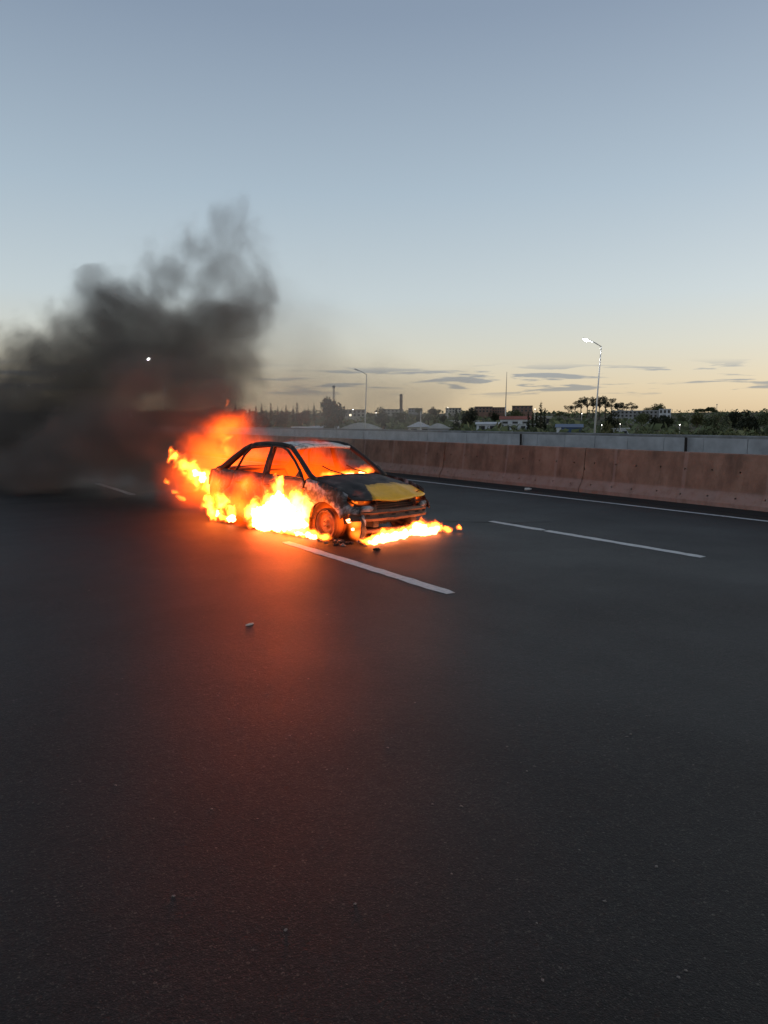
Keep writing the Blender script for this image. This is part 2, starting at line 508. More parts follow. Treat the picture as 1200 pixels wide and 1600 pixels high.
def seam(pts, wd):
    m = MB(); V = []; P = []
    for (a, b) in zip(pts, pts[1:]):
        n = max(2, int(math.dist(a, b) / 0.12))
        P += [(a[0] + (b[0] - a[0]) * i / n, a[1] + (b[1] - a[1]) * i / n) for i in range(n)]
    for i, (x, y) in enumerate(P):
        dx = P[min(i + 1, len(P) - 1)][0] - P[max(i - 1, 0)][0]; dy = P[min(i + 1, len(P) - 1)][1] - P[max(i - 1, 0)][1]
        l = math.hypot(dx, dy); nx, ny = -dy / l, dx / l
        j = random.uniform(-0.03, 0.03); ww = wd * random.uniform(0.4, 1.2)
        V += [(x + nx * (j - ww), y + ny * (j - ww), 0.0035), (x + nx * (j + ww), y + ny * (j + ww), 0.0035)]
    m.add(V, [(2 * i, 2 * i + 1, 2 * i + 3, 2 * i + 2) for i in range(len(P) - 1)])
    m.build('tar_seam', M['tar_and_shade'], road)


seam([(7.6, 10.6), (8.6, 9.6), (9.4, 9.35)], 0.022)
seam([(-4, 17.0), (1.0, 17.4), (4.4, 17.2), (6.0, 17.6)], 0.03)
# shade along the barrier toe, laid on the road as a dark strip
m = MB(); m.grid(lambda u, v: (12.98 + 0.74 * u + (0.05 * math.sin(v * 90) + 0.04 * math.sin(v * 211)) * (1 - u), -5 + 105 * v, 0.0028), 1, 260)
m.build('toe_shade_strip', M['tar_and_shade'], road)

# ------------------------------------------------------------------ median barrier
PROF = [(0, 0.0), (0.0, 0.085), (0.13, 0.30), (0.215, 1.03), (0.235, 1.05), (0.345, 1.05), (0.365, 1.03), (0.45, 0.30), (0.58, 0.085), (0.58, 0.0)]
SEG = 5.571


def barrier_mesh():
    m = MB()
    m.extr(PROF, 'y', -SEG / 2 + 0.012, SEG / 2 - 0.012)
    o = m.build('tmp', M['barrier'])
    c = MB()
    for i in range(9):
        y = -SEG / 2 + SEG * (i + 0.5) / 9 + random.uniform(-.03, .03)
        for (x, z) in ((0.16, 0.70), (0.055, 0.19)):
            c.lathe([(0.0, -0.12), (0.021, -0.12), (0.026, 0.10), (0.0, 0.10)], 10)
            mm = Matrix.Translation((x, y, z + random.uniform(-.015, .015))) @ Matrix.Rotation(R(-90), 4, 'Y') @ Matrix.Scale(0.9, 4)
            for k in range(len(c.v) - 40, len(c.v)): c.v[k] = tuple(mm @ Vector(c.v[k]))
    # spalled chips along the joint edges
    for (y, z, s) in ((-SEG / 2, 0.9, .05), (SEG / 2, 0.55, .06), (SEG / 2, 1.04, .04), (-SEG / 2, 0.3, .05)):
        c.lathe([(0, -s * .8), (s * .8, -s * .3), (s * .7, s * .4), (0, s * .9)], 7, c=(interp(z, [(p[1], p[0]) for p in PROF[:4]]), y, z))
    co = c.build('tmpc', M['void'])
    md = o.modifiers.new('b', 'BOOLEAN'); md.object = co; md.operation = 'DIFFERENCE'; md.solver = 'EXACT'
    dg = bpy.context.evaluated_depsgraph_get()
    me = bpy.data.meshes.new_from_object(o.evaluated_get(dg))
    bpy.data.objects.remove(o); bpy.data.objects.remove(co)
    return me


bme = barrier_mesh(); bme.name = 'barrier'
y_start = 18.56 - 4 * SEG
for k in range(0, 22):
    yc = y_start + SEG * (k + 0.5)
    o = link('concrete_barrier', bme, None, bevel=0)
    o.location = (13.70 + random.uniform(-.012, .012), yc + (.035 if k >= 4 else 0), 0); o.rotation_euler = (0, random.uniform(-.004, .004), R(random.uniform(-.12, .12)))
    lab = {3: 'reddish concrete median barrier section behind the crushed white bottle, up to the wide dark joint',
           4: 'reddish concrete median barrier section behind the car nose, starting at the wide dark joint'}.get(k, 'reddish brown concrete median barrier section with two rows of tie holes')
    tag(o, lab, 'barrier', 'median barrier sections' if k not in (3, 4) else None)

# far grey parapet and the weathered wall behind it
joints = [12.0 + 1.95 * i for i in range(60)]
PAR = empty('concrete_parapet', (28.0, 12, 0), 0, 1, 'pale grey concrete parapet of upright panels beyond the reddish median barrier', 'wall')
for i, y in enumerate(joints):
    t = MB().extr([(0, 0), (0.02, 0.15), (0.06, 0.98 + random.uniform(-.006, .006)), (0.22, 0.98), (0.26, 0.15), (0.28, 0)], 'y', y + 0.012, y + 1.95 - 0.012)
    o = t.build('panel', M['grey_conc'], PAR, loc=(random.uniform(-.01, .01), -12, 0))
for yy in (20.55, 30.65):
    tag(MB().box((-0.04, -0.04, 0), (0.04, 0.04, 1.0)).build('parapet_post', M['void'], loc=(27.92, yy, 0)),
        'thin dark steel post standing against the grey parapet', 'post', 'dark parapet posts')
m = MB()
m.extr([(0, -2.2), (0, 1.00), (0.05, 1.04), (0.25, 1.04), (0.3, 1.00), (0.3, -2.2)], 'y', -20, 160)
o = m.build('retaining_wall', M['dark_conc'], loc=(31.2, 0, 0))
tag(o, 'long weathered dark grey wall behind the pale parapet panels', 'wall')

# ------------------------------------------------------------------ burning car
CAR = empty('burning_car', (5.93, 9.87, 0), R(-79.7), 1.04,
            'burnt out four-door saloon with yellow nose of its bonnet, engulfed in flames', 'car')
DZ = -0.11          # the body has sunk: the tyres are gone
WT = [(-3.34, .60), (-3.22, .70), (-3.05, .755), (-2.8, .78), (-2.4, .80), (-0.2, .80), (0.15, .788), (0.40, .75), (0.55, .70), (0.66, .63), (0.75, .5)]
ZP = [(0.15, -.05), (0.30, -.02), (0.45, 0), (0.60, .004), (0.72, -.008), (0.80, -.025), (0.92, -.055), (1.0, -.08)]


def yside(x, z): return interp(x, WT) + interp(z, ZP)


def panel(outline, side, step=0.07, holes=()):
    """sheet panel cut to an outline in side view and bent to the body's side"""
    out = []
    for a, b in zip(outline, outline[1:] + outline[:1]):
        n = max(1, int(math.dist(a, b) / step))
        out += [(a[0] + (b[0] - a[0]) * i / n, a[1] + (b[1] - a[1]) * i / n) for i in range(n)]

    def inside(p):
        c = False
        for a, b in zip(out, out[1:] + out[:1]):
            if (a[1] > p[1]) != (b[1] > p[1]) and p[0] < (b[0] - a[0]) * (p[1] - a[1]) / (b[1] - a[1]) + a[0]: c = not c
        return c
    pts = [Vector(p) for p in out]
    x0, x1 = min(p[0] for p in out), max(p[0] for p in out); z0, z1 = min(p[1] for p in out), max(p[1] for p in out)
    x = x0 + step / 2
    while x < x1:
        z = z0 + step / 2
        while z < z1:
            q = (x, z)
            if inside(q) and min(math.dist(q, o2) for o2 in out) > step * 0.45: pts.append(Vector(q))
            z += step
        x += step
    edges = [(i, (i + 1) % len(out)) for i in range(len(out))]
    r = delaunay_2d_cdt(pts, edges, [], 1, 1e-5)
    m = MB()
    V = []
    for p in r[0]:
        d = mnoise.noise(Vector((p.x * 3, p.y * 3, side * 2.0))) * 0.010      # heat-warped
        V.append((p.x, side * (yside(p.x, p.y) + d), p.y + DZ))
    m.add(V, [tuple(f) for f in r[2]])
    return m


def arch(cx, cz, r, a0, a1, n=12):
    return [(cx + r * math.cos(R(a0 + (a1 - a0) * i / n)), cz + r * math.sin(R(a0 + (a1 - a0) * i / n))) for i in range(n + 1)]


FA, RA, RR = -0.0, -2.443, 0.345
fender_o = [(-.44, .93), (-.2, .905), (0, .878), (.2, .835), (.36, .79), (.44, .755), (.43, .67), (.50, .61), (.63, .575), (.64, .49), (.47, .50)] + arch(FA, .29, RR, 22, 165) + [(-.36, .2), (-.485, .2), (-.49, .55)]
fdoor_o = [(-.50, .21), (-1.495, .21), (-1.495, .93), (-.50, .92), (-.505, .55)]
rdoor_o = [(-1.51, .21), (-2.06, .21)] + arch(RA, .29, RR + 0.012, 165, 112, 6) + [(-2.42, .70), (-2.33, .955), (-1.51, .935)]
quarter_o = [(-2.345, .955), (-2.43, .70)] + arch(RA, .29, RR, 110, 12, 9) + [(-2.12 - 0.9, .32), (-3.20, .42), (-3.30, .60), (-3.28, .80), (-3.24, .93), (-2.9, .975)]
quarter_o = quarter_o[:12] + quarter_o[12:]
for side in (-1, 1):
    f = panel(fender_o, side).build('fender', M['fender'], CAR, sm=True, solid=0.006)
    d1 = panel(fdoor_o, side).build('door', M['burnt'], CAR, sm=True, solid=0.02)
    d2 = panel(rdoor_o, side).build('door', M['burnt'], CAR, sm=True, solid=0.02)
    panel(quarter_o, side).build('rear_quarter_panel', M['burnt'], CAR, sm=True, solid=0.006)
    for dd, hx in ((d1, -1.36), (d2, -2.16)):
        MB().tube([(hx - .07, side * (yside(hx, .78) + .012), .78 + DZ), (hx - .05, side * (yside(hx, .78) + .035), .785 + DZ), (hx + .05, side * (yside(hx, .78) + .035), .785 + DZ), (hx + .07, side * (yside(hx, .78) + .012), .78 + DZ)], 0.013, 6).build('handle', M['soot'], dd)
    # rub strip scar along the doors
    for dd, xa, xb in ((d1, -.52, -1.48), (d2, -1.53, -2.06)):
        MB().tube([(xa + (xb - xa) * i / 6, side * (yside(xa + (xb - xa) * i / 6, .52) + .012), .52 + DZ) for i in range(7)], 0.012, 6, flat=2.2).build('rub_strip', M['soot'], dd)
    # window frames of the doors
    yb = side
    fr1 = [(-.53, yb * .745, .90), (-.60, yb * .72, .985), (-.82, yb * .665, 1.155), (-1.08, yb * .605, 1.305), (-1.25, yb * .585, 1.35), (-1.47, yb * .58, 1.36), (-1.485, yb * .655, 1.15), (-1.49, yb * .745, .92)]
    fr2 = [(-1.53, yb * .745, .92), (-1.535, yb * .655, 1.15), (-1.53, yb * .58, 1.36), (-1.9, yb * .578, 1.355), (-2.08, yb * .59, 1.32), (-2.22, yb * .635, 1.2), (-2.33, yb * .735, .945)]
    for dd, fr in ((d1, fr1), (d2, fr2)):
        MB().tube([(x, y, z + DZ) for x, y, z in fr], 0.02, 6).build('window_frame', M['soot'], dd, sm=True)
    MB().tube([(-.55, yb * .735, .915 + DZ), (-1.0, yb * .74, .925 + DZ), (-1.48, yb * .738, .93 + DZ)], 0.02, 6).build('window_sill', M['soot'], d1)
    MB().tube([(-1.53, yb * .738, .93 + DZ), (-2.0, yb * .738, .94 + DZ), (-2.32, yb * .73, .95 + DZ)], 0.02, 6).build('window_sill', M['soot'], d2)
    # structural pillars
    MB().tube([(-.34, yb * .67, .90 + DZ), (-.46, yb * .665, .965 + DZ), (-.75, yb * .61, 1.17 + DZ), (-1.03, yb * .55, 1.335 + DZ), (-1.12, yb * .54, 1.365 + DZ)], [.05, .042, .036, .036, .036], 8).build('windscreen_pillar', M['soot'], CAR, sm=True)
    MB().tube([(-1.08, yb * .545, 1.355 + DZ), (-1.3, yb * .55, 1.385 + DZ), (-1.7, yb * .55, 1.395 + DZ), (-2.0, yb * .55, 1.375 + DZ), (-2.2, yb * .56, 1.325 + DZ)], .034, 8).build('roof_rail', M['soot'], CAR, sm=True)
    MB().tube([(-1.51, yb * .72, .25 + DZ), (-1.51, yb * .72, .92 + DZ), (-1.51, yb * .64, 1.15 + DZ), (-1.50, yb * .55, 1.375 + DZ)], [.05, .055, .05, .045], 8).build('centre_pillar', M['soot'], CAR, sm=True)
    MB().tube([(-2.12, yb * .555, 1.355 + DZ), (-2.28, yb * .575, 1.29 + DZ), (-2.55, yb * .63, 1.13 + DZ), (-2.80, yb * .68, .97 + DZ), (-2.95, yb * .69, .94 + DZ)], [.035, .045, .055, .06, .05], 8).build('rear_pillar', M['soot'], CAR, sm=True)
    MB().extr([(yb * .62, .13 + DZ + .02), (yb * .765, .13 + DZ + .02), (yb * .775, .22 + DZ), (yb * .70, .25 + DZ), (yb * .62, .22 + DZ)], 'x', -.40, -2.08).build('sill', M['burnt'], CAR)
    # stump of the door mirror
    MB().add([(-.53, yb * .755, .93 + DZ), (-.66, yb * .75, .93 + DZ), (-.585, yb * .735, 1.06 + DZ), (-.53, yb * .80, .95 + DZ), (-.64, yb * .80, .95 + DZ), (-.58, yb * .785, 1.03 + DZ)],
             [(0, 1, 2), (3, 5, 4), (0, 3, 4, 1), (1, 4, 5, 2), (2, 5, 3, 0)]).build('mirror_stump', M['soot'], CAR)


def hood_z(x, y):
    z = interp(x, [(-.45, .965), (-.2, .93), (0, .895), (.2, .848), (.38, .79), (.52, .735), (.60, .695), (.66, .645)])
    z -= 0.045 * (abs(y) / .62) ** 2.2
    z += 0.014 * math.exp(-((abs(y) - .36) / .06) ** 2) * sstep(-.5, .1, x)       # pressed ridge lines
    z += 0.012 * mnoise.noise(Vector((x * 4, y * 4, 1.7)))
    return z + DZ


def hood_fn(u, v):
    yy = -1 + 2 * v
    hw = .665 + .030 * u ** 2
    xr = -.40 + .06 * (1 - yy * yy) ; xf = .655 - .11 * yy ** 2 - .05 * abs(yy) ** 6
    x = xr + (xf - xr) * u; y = yy * hw
    return (x, y, hood_z(x, y))


MB().grid(hood_fn, 22, 24).build('hood', M['hood'], CAR, sm=True, solid=0.018)
# cowl and scuttle
MB().grid(lambda u, v: (-.52 + .17 * u, -.66 + 1.32 * v, (.945 + .012 * u - .04 * (2 * v - 1) ** 2) + DZ), 3, 12).build('cowl', M['soot'], CAR, sm=True, solid=.02)
for (y0, y1, x1) in ((-.10, -.42, -.62), (.35, .02, -.60)):
    MB().tube([(-.40, y0, .965 + DZ), (-.50, (y0 + y1) / 2, 1.02 + DZ), (x1, y1 + .1, 1.08 + DZ)], .009, 5).build('wiper_arm', M['soot'], CAR)


def roof_fn(u, v):
    yy = -1 + 2 * v
    x = -1.04 - 1.2 * u + .05 * (yy * yy) * (1 if u < .5 else -1) * -1
    z = 1.355 + .055 * math.sin(math.pi * min(1, .12 + u * .9)) - .03 * yy * yy - (.05 * max(0, u - .75) * 4 * .3)
    z += .016 * mnoise.noise(Vector((x * 3.5, yy * 2.2, 4.4)))
    return (x, yy * .555, z + DZ)


MB().grid(roof_fn, 18, 14).build('roof', M['ashroof'], CAR, sm=True, solid=.012)
MB().tube([(-1.055 + .05 * (t * t), t * .55, 1.352 - .03 * t * t + DZ) for t in [-1 + i / 6 for i in range(13)]], .026, 6).build('windscreen_header', M['ashroof'], CAR, sm=True)
MB().tube([(-2.22, t * .56, 1.345 - .03 * t * t + DZ) for t in [-1 + i / 6 for i in range(13)]], .03, 6).build('rear_window_header', M['soot'], CAR, sm=True)
# boot lid and tail
MB().grid(lambda u, v: (-2.80 - .46 * u - .03 * math.sin(math.pi * v) * u, (-1 + 2 * v) * (.66 - .04 * u), (.985 - .03 * u - .03 * (2 * v - 1) ** 2 + .01 * mnoise.noise(Vector((u * 3, v * 4, 8)))) + DZ), 10, 14).build('boot_lid', M['burnt'], CAR, sm=True, solid=.015)
MB().grid(lambda u, v: (-3.27 - .05 * math.sin(math.pi * v) - .03 * math.sin(math.pi * u), (-1 + 2 * v) * (.63 + .03 * math.sin(math.pi * u)), .93 - .38 * u + DZ), 8, 14).build('tail_panel', M['burnt'], CAR, sm=True, solid=.015)
MB().tube([(-3.30 - .07 * (1 - t * t), t * .68, .44 + DZ) for t in [-1 + i / 6 for i in range(13)]], .055, 8, flat=1.2).build('rear_bumper_beam', M['rusty'], CAR, sm=True)
for side in (-1, 1):
    MB().extr([(side * .47, .66), (side * .66, .66), (side * .64, .84), (side * .47, .84)], 'x', -3.36, -3.28).build('tail_light_shell', M['charcoal'], CAR, bevel=.02, loc=(0, 0, DZ))
# front structure
MB().tube([(.56 - .14 * t * t, t * .60, .685 + DZ) for t in [-1 + i / 6 for i in range(13)]], .028, 6, flat=1.2).build('slam_panel', M['burnt'], CAR, sm=True)
rad = MB().box((.47, -.30, .36 + DZ), (.51, .46, .665 + DZ)).build('radiator', M['charcoal'], CAR, bevel=.008)
for i in range(9):
    z = .385 + DZ + i * .033
    MB().box((.511, -.275, z), (.519, .435, z + .011)).build('fin', M['soot'], rad)
for yy in (-.30, .46):
    MB().box((.465, yy - .025, .345 + DZ), (.522, yy + .025, .68 + DZ)).build('tank', M['soot'], rad, bevel=.008)
beam = MB()


def beam_fn(u, v):
    t = -1 + 2 * v; y = t * .72
    x = .69 - .10 * t * t - .12 * abs(t) ** 8
    pr = [(-.05, .395), (0.0, .40), (0.012, .43), (-.012, .455), (-.012, .485), (.012, .51), (0, .54), (-.05, .545)]
    k = min(7, int(u * 7 + .5)); a, z = pr[k]
    return (x + a + .006 * mnoise.noise(Vector((y * 9, z * 9, 3))), y, z + DZ + .006 * mnoise.noise(Vector((y * 6, 1, 3))))


b_o = beam.grid(beam_fn, 7, 30).build('bumper_beam', M['rusty'], CAR, solid=.008)
for t in (-.72, -.45, -.15, .2, .5, .75):
    y = t * .72; x = .69 - .10 * t * t - .12 * abs(t) ** 8
    MB().box((x - .010, y - .035, .462 + DZ), (x + .0, y + .035, .480 + DZ)).build('slot', M['void'], b_o)
MB().tube([(.55 - .08 * t * t, t * .55, .24 + DZ) for t in [-1 + i / 4 for i in range(9)]], .035, 6).build('lower_crossmember', M['rusty'], CAR, sm=True)
for side in (-1, 1):
    y0 = side * .46
    # headlamp bucket: an open, burnt-out shell
    hb = MB()
    prof = [(.40, .62), (.60, .60), (.56, .70), (.45, .745)]
    ring0 = [(.575, side * .33, .605), (.52, side * .60, .595), (.44, side * .665, .66), (.45, side * .62, .735), (.56, side * .37, .70)]
    ring1 = [(x - .17, y * .97, .5 * (z + .665)) for x, y, z in ring0]
    hb.add([(x, y, z + DZ) for x, y, z in ring0 + ring1], [(i, (i + 1) % 5, (i + 1) % 5 + 5, i + 5) for i in range(5)] + [(9, 8, 7, 6, 5)])
    hl = hb.build('headlamp_shell', M['charcoal'], CAR, solid=.006)
    MB().lathe([(.055, .0), (.05, .02), (.02, .035), (0.0, .04)], 14, c=(0, 0, 0)).build('reflector', M['burnt'], hl, loc=(.44, side * .50, .655 + DZ)).rotation_euler = (0, R(90), 0)
    MB().tube([(.44, side * .62, .58 + DZ), (.57, side * .60, .555 + DZ), (.62, side * .50, .56 + DZ), (.645, side * .40, .555 + DZ)], [.03, .045, .04, .02], 7, flat=1.2).build('lamp_mount', M['fender'], CAR, sm=True)
    MB().box((-.35, side * .36 - .05, .30 + DZ), (.60, side * .36 + .05, .42 + DZ)).build('chassis_rail', M['soot'], CAR, bevel=.01)
    for cxw in (FA, RA):   # wheel well liners
        MB().grid(lambda u, v: (cxw + (.375) * math.cos(R(10 + 160 * u)), side * (.42 + .31 * v), .29 + .365 * math.sin(R(10 + 160 * u)) + DZ), 12, 1).build('wheel_well', M['soot'], CAR, sm=True, solid=.006)
eng = MB().box((-.12, -.30, .30 + DZ), (.36, .34, .70 + DZ)).build('engine', M['soot'], CAR, bevel=.04)
MB().tube([(.12, -.28, .74 + DZ), (.12, .30, .74 + DZ)], .06, 8).build('cam_cover', M['burnt'], eng)
MB().box((-.42, -.66, .15 + DZ + .02), (-.40, .66, .93 + DZ)).build('firewall', M['soot'], CAR)
MB().box((-3.1, -.62, .17 + DZ), (-.40, .62, .20 + DZ)).build('floor_pan', M['soot'], CAR)
MB().grid(lambda u, v: (-.45 - .33 * u, -.64 + 1.28 * v, .93 - .06 * u - .10 * u * u + .02 * mnoise.noise(Vector((u * 4, v * 7, 2))) + DZ), 5, 14).build('dashboard', M['charcoal'], CAR, sm=True, solid=.04)
sw = empty('steering_wheel'); sw.parent = CAR; sw.location = (-.86, .34, .86 + DZ); sw.rotation_euler = (0, R(-62), 0)
MB().lathe([(.175 + .012 * math.cos(2 * math.pi * k / 6), .012 * math.sin(2 * math.pi * k / 6)) for k in range(6)], 22, closed=True).build('rim', M['soot'], sw, sm=True)
MB().tube([(-.17, 0, 0), (0, 0, -.03), (.17, 0, 0)], .012, 5).build('spoke', M['soot'], sw)
MB().tube([(0, 0, -.03), (0, 0, -.30)], .02, 6).build('column', M['soot'], sw)
for yy in (-.36, .36):
    st = empty('front_seat'); st.parent = CAR; st.location = (-1.30, yy, .20 + DZ)
    MB().tube([(-.20, -.2, .30), (-.36, -.19, .62), (-.43, -.15, .78), (-.43, .15, .78), (-.36, .19, .62), (-.20, .2, .30)], .016, 6).build('back_frame', M['rusty'], st, sm=True)
    for k in range(4):
        MB().tube([(-.23 - .05 * k, -.185, .36 + .1 * k), (-.20 - .05 * k, 0, .36 + .1 * k), (-.23 - .05 * k, .185, .36 + .1 * k)], .005, 4).build('spring', M['rusty'], st)
    MB().tube([(-.22, -.2, .24), (.25, -.2, .28), (.27, .2, .28), (-.22, .2, .24), (-.22, -.2, .24)], .016, 6).build('seat_frame', M['rusty'], st, sm=True)
    MB().box((-.2, -.18, 0), (.22, .18, .06)).build('seat_rail', M['soot'], st)
rs = MB().tube([(-2.25, -.58, .40 + DZ), (-2.52, -.58, .95 + DZ), (-2.52, .58, .95 + DZ), (-2.25, .58, .40 + DZ), (-2.25, -.58, .40 + DZ)], .018, 6).build('rear_seat_frame', M['rusty'], CAR)


def wheel(x, y, rz):
    wl = empty('wheel'); wl.parent = CAR; wl.location = (x, y, .215); wl.rotation_euler = (0, 0, rz)
    s = 1 if y > 0 else -1
    prof = [(.187, s * .08), (.192, s * .075), (.178, s * .055), (.168, s * .03), (.150, -s * .01), (.150, -s * .05), (.172, -s * .075), (.190, -s * .085), (.187, -s * .09), (.165, -s * .08), (.142, -s * .05), (.142, -s * .01), (.160, s * .04), (.172, s * .07)]
    MB().lathe(prof, 30, 'y', closed=True).build('rim', M['rusty'], wl, sm=True)
    dsk = MB().lathe([(.155, s * .015), (.13, s * .03), (.105, s * .05), (.09, s * .035), (.06, s * .04), (.055, s * .06), (.03, s * .065), (0, s * .065)], 26, 'y').build('wheel_disc', M['burnt'], wl, sm=True, solid=.006)
    for k in range(4):
        a = R(45 + 90 * k)
        MB().lathe([(0, 0), (.011, 0), (.011, s * .02), (0, s * .02)], 6, 'y').build('bolt', M['soot'], dsk, loc=(.042 * math.cos(a), s * .058, .042 * math.sin(a)))
    ty = [(.192 + .012 + .016 * math.cos(2 * math.pi * k / 8), .085 * math.sin(2 * math.pi * k / 8)) for k in range(8)]
    t = MB().lathe(ty, 34, 'y', closed=True)
    for i, p in enumerate(t.v):
        n = mnoise.noise(Vector(p) * 9) * .012
        t.v[i] = (p[0] * (1 + n * 2), p[1] * (1 + n * 8), p[2] * (1 + n * 2))
    t.build('burnt_tyre', M['charcoal'], wl, sm=True)
    for k, (rr2, yy2) in enumerate(((.212, s * .10), (.208, -s * .11), (.216, s * .05))):
        MB().lathe([(rr2 + .005 * math.cos(2 * math.pi * q / 5), yy2 + .005 * math.sin(2 * math.pi * q / 5)) for q in range(5)], 30, 'y', closed=True).build('tyre_wire', M['rusty'], wl)
    MB().lathe([(.02, -s * .04), (.12, -s * .04), (.12, -s * .055), (.02, -s * .055)], 24, 'y', closed=True).build('brake_disc', M['rusty'], wl)


for y in (-.70, .70):
    wheel(FA + .01, y, R(4)); wheel(RA, y, 0)
MB().tube([(RA, -.66, .215), (RA, .66, .215)], .035, 8).build('rear_axle', M['soot'], CAR)
MB().tube([(FA, -.66, .215), (FA, .66, .215)], .028, 8).build('drive_shaft', M['soot'], CAR)
# burnt scrap of the bumper hanging to the road by the near front corner
hs = MB().grid(lambda u, v: (.60 + .05 * math.sin(u * 5) - .07 * u, -.66 + .09 * v + .05 * u * u, .46 - .49 * u + DZ + .035 * math.sin(v * 3 + u * 6)), 9, 4)
for i, p in enumerate(hs.v): hs.v[i] = (p[0] + .02 * mnoise.noise(Vector(p) * 14), p[1] + .02 * mnoise.noise(Vector(p) * 11 + Vector((3, 3, 3))), max(.012, p[2]))
hs.build('hanging_bumper_scrap', M['fender'], CAR, sm=True, solid=.008)

CM = Matrix.Translation(CAR.location) @ Matrix.Rotation(R(-79.7), 4, 'Z') @ Matrix.Scale(1.04, 4)


def carw(x, y, z): return CM @ Vector((x, y, z))


# ------------------------------------------------------------------ litter and debris
def scrap(name, loc, size, label, cat, mt, group=None, flat=.4):
    bm = bmesh.new(); bmesh.ops.create_icosphere(bm, subdivisions=2, radius=1)
    sd = random.uniform(0, 90)
    for v in bm.verts:
        v.co *= 1 + .55 * mnoise.noise(v.co * 1.7 + Vector((sd, 0, 0)))
        v.co = Vector((v.co.x * size[0], v.co.y * size[1], max(v.co.z, -.6) * size[2]))
    zmin = min(v.co.z for v in bm.verts)
    for v in bm.verts: v.co.z -= zmin
    me = bpy.data.meshes.new(name); bm.to_mesh(me); bm.free(); me.materials.append(mt)
    o = link(name, me); o.location = loc; o.rotation_euler = (0, 0, random.uniform(0, 6))
    return tag(o, label, cat, group)


for i in range(26):
    x = random.gauss(.42, .22); y = -.80 + random.gauss(0, .10)
    p = carw(x, y, 0)
    s = random.uniform(.012, .035)
    scrap('charred_debris', (p.x, p.y, 0.001), (s * 1.6, s, s * .7), 'charred crumb of debris on the road below the near front wheel', 'debris', M['charcoal'] if i % 3 else M['scrap'], 'charred debris by the front wheel')
m = MB().lathe([(0, 0), (.032, 0), (.033, .008), (.033, .10), (.026, .13), (.013, .15), (.013, .17), (0, .17)], 12)
o = m.build('crushed_bottle', M['paper'], sm=True); o.location = (12.97, 14.05, .03); o.rotation_euler = (R(90), R(12), R(70))
tag(o, 'crushed white bottle lying by the foot of the reddish barrier', 'litter')
scrap('litter_scrap', (2.41, 5.92, .001), (.055, .022, .006), 'small flat scrap lying alone on the asphalt in the fire glow', 'litter', M['cream_wall'])
for i in range(70):
    b = random.uniform(8, 56); d = random.choice([random.uniform(2.2, 5), random.uniform(4, 12)])
    x, y = math.sin(R(b)) * d, math.cos(R(b)) * d
    if x > 12.8: continue
    s = random.uniform(.0025, .0055)
    scrap('pebble', (x, y, 0), (s * 1.5, s, s * .6), 'loose grey stone chip lying on the asphalt', 'pebble', M['scrap'], 'stone chips on the road')

# ------------------------------------------------------------------ street lamps and masts
def street_lamp(loc, hgt, ang, lit, label, group, lean=0.0, arm=1.3, r0=.11, lens='lamp_glass'):
    e = empty('street_lamp', loc, ang, 1.0, label, 'street lamp', group)
    e.rotation_euler = (0, 0, ang)
    MB().tube([(0, 0, 0), (lean * .5, 0, hgt * .5), (lean, 0, hgt)], [r0, r0 * .75, r0 * .45], 10).build('pole', M['galv'], e, sm=True)
    MB().tube([(lean, 0, hgt - .05), (lean - arm * .5, 0, hgt + .35), (lean - arm, 0, hgt + .62)], .05, 8).build('arm', M['galv'], e, sm=True)
    MB().lathe([(0, 0), (.2, 0), (.2, .3), (0, .3)], 10).build('base_collar', M['galv'], e)
    hd = MB().box((-.40, -.16, -.06), (.25, .16, .06)).build('lamp_head', M['galv'], e, bevel=.03, loc=(lean - arm - .2, 0, hgt + .68))
    hd.rotation_euler = (0, R(18), 0)
    if lit:
        if lens == 'lamp_glass':
            MB().lathe([(0, -.07), (.22, -.09), (.30, 0), (.18, .02), (0, .02)], 12).build('lens', M[lens], hd, sm=True, loc=(-.08, 0, -.055))
        else:       # drop-glass refractor bowl below the head
            MB().lathe([(0, -.13), (.07, -.11), (.11, -.04), (.11, .02), (0, .03)], 12).build('lens', M[lens], hd, sm=True, loc=(-.08, 0, -.085))
    else:
        MB().box((-.34, -.13, -.075), (.18, .13, -.062)).build('lens', M['dark_roof'], hd)
    return e


def plumb(bearing, D): return site(bearing, D)


p = plumb(47.45, 83); zt = p.z
street_lamp(p, 9.25 - zt, R(-47 + 8), True, 'lit white street lamp on a tall pale pole behind the grey parapet', None, lean=.5)
p = plumb(30.85, 120)
street_lamp(p, 8.75 - p.z, R(-31 + 8), False, 'unlit street lamp on a slim white pole rising through thin smoke', None, lean=.35)
for (x, y, h) in ((32.4, 109, 9.6), (32.6, 152, 10.4), (32.5, 182, 10.3), (32.5, 222, 10.3), (32.6, 262, 10.2)):
    street_lamp((x, y, -.1), h, R(20), True, 'lit highway street lamp glimmering through the dark smoke', 'highway lamps in the smoke', arm=2.2, lens='highway_lens')
for (bx, D, hh) in ((14.2, 95, 2.2), (4.6, 150, 1.0), (5.1, 240, 4.6)):
    x, y = math.sin(R(bx)) * D, math.cos(R(bx)) * D
    e = empty('distant_lamp', (x, y, terrain_z(x, y) if x > 33 else 0), 0, 1, 'small white light on a short post showing through the smoke', 'light', 'small lights in the smoke')
    MB().tube([(0, 0, 0), (0, 0, hh)], .05, 6).build('post', M['galv'], e)
    MB().lathe([(0, -.06), (.06, -.03), (.07, .03), (0, .06)], 10, c=(0, 0, hh)).build('lens', M['highway_lens'], e)


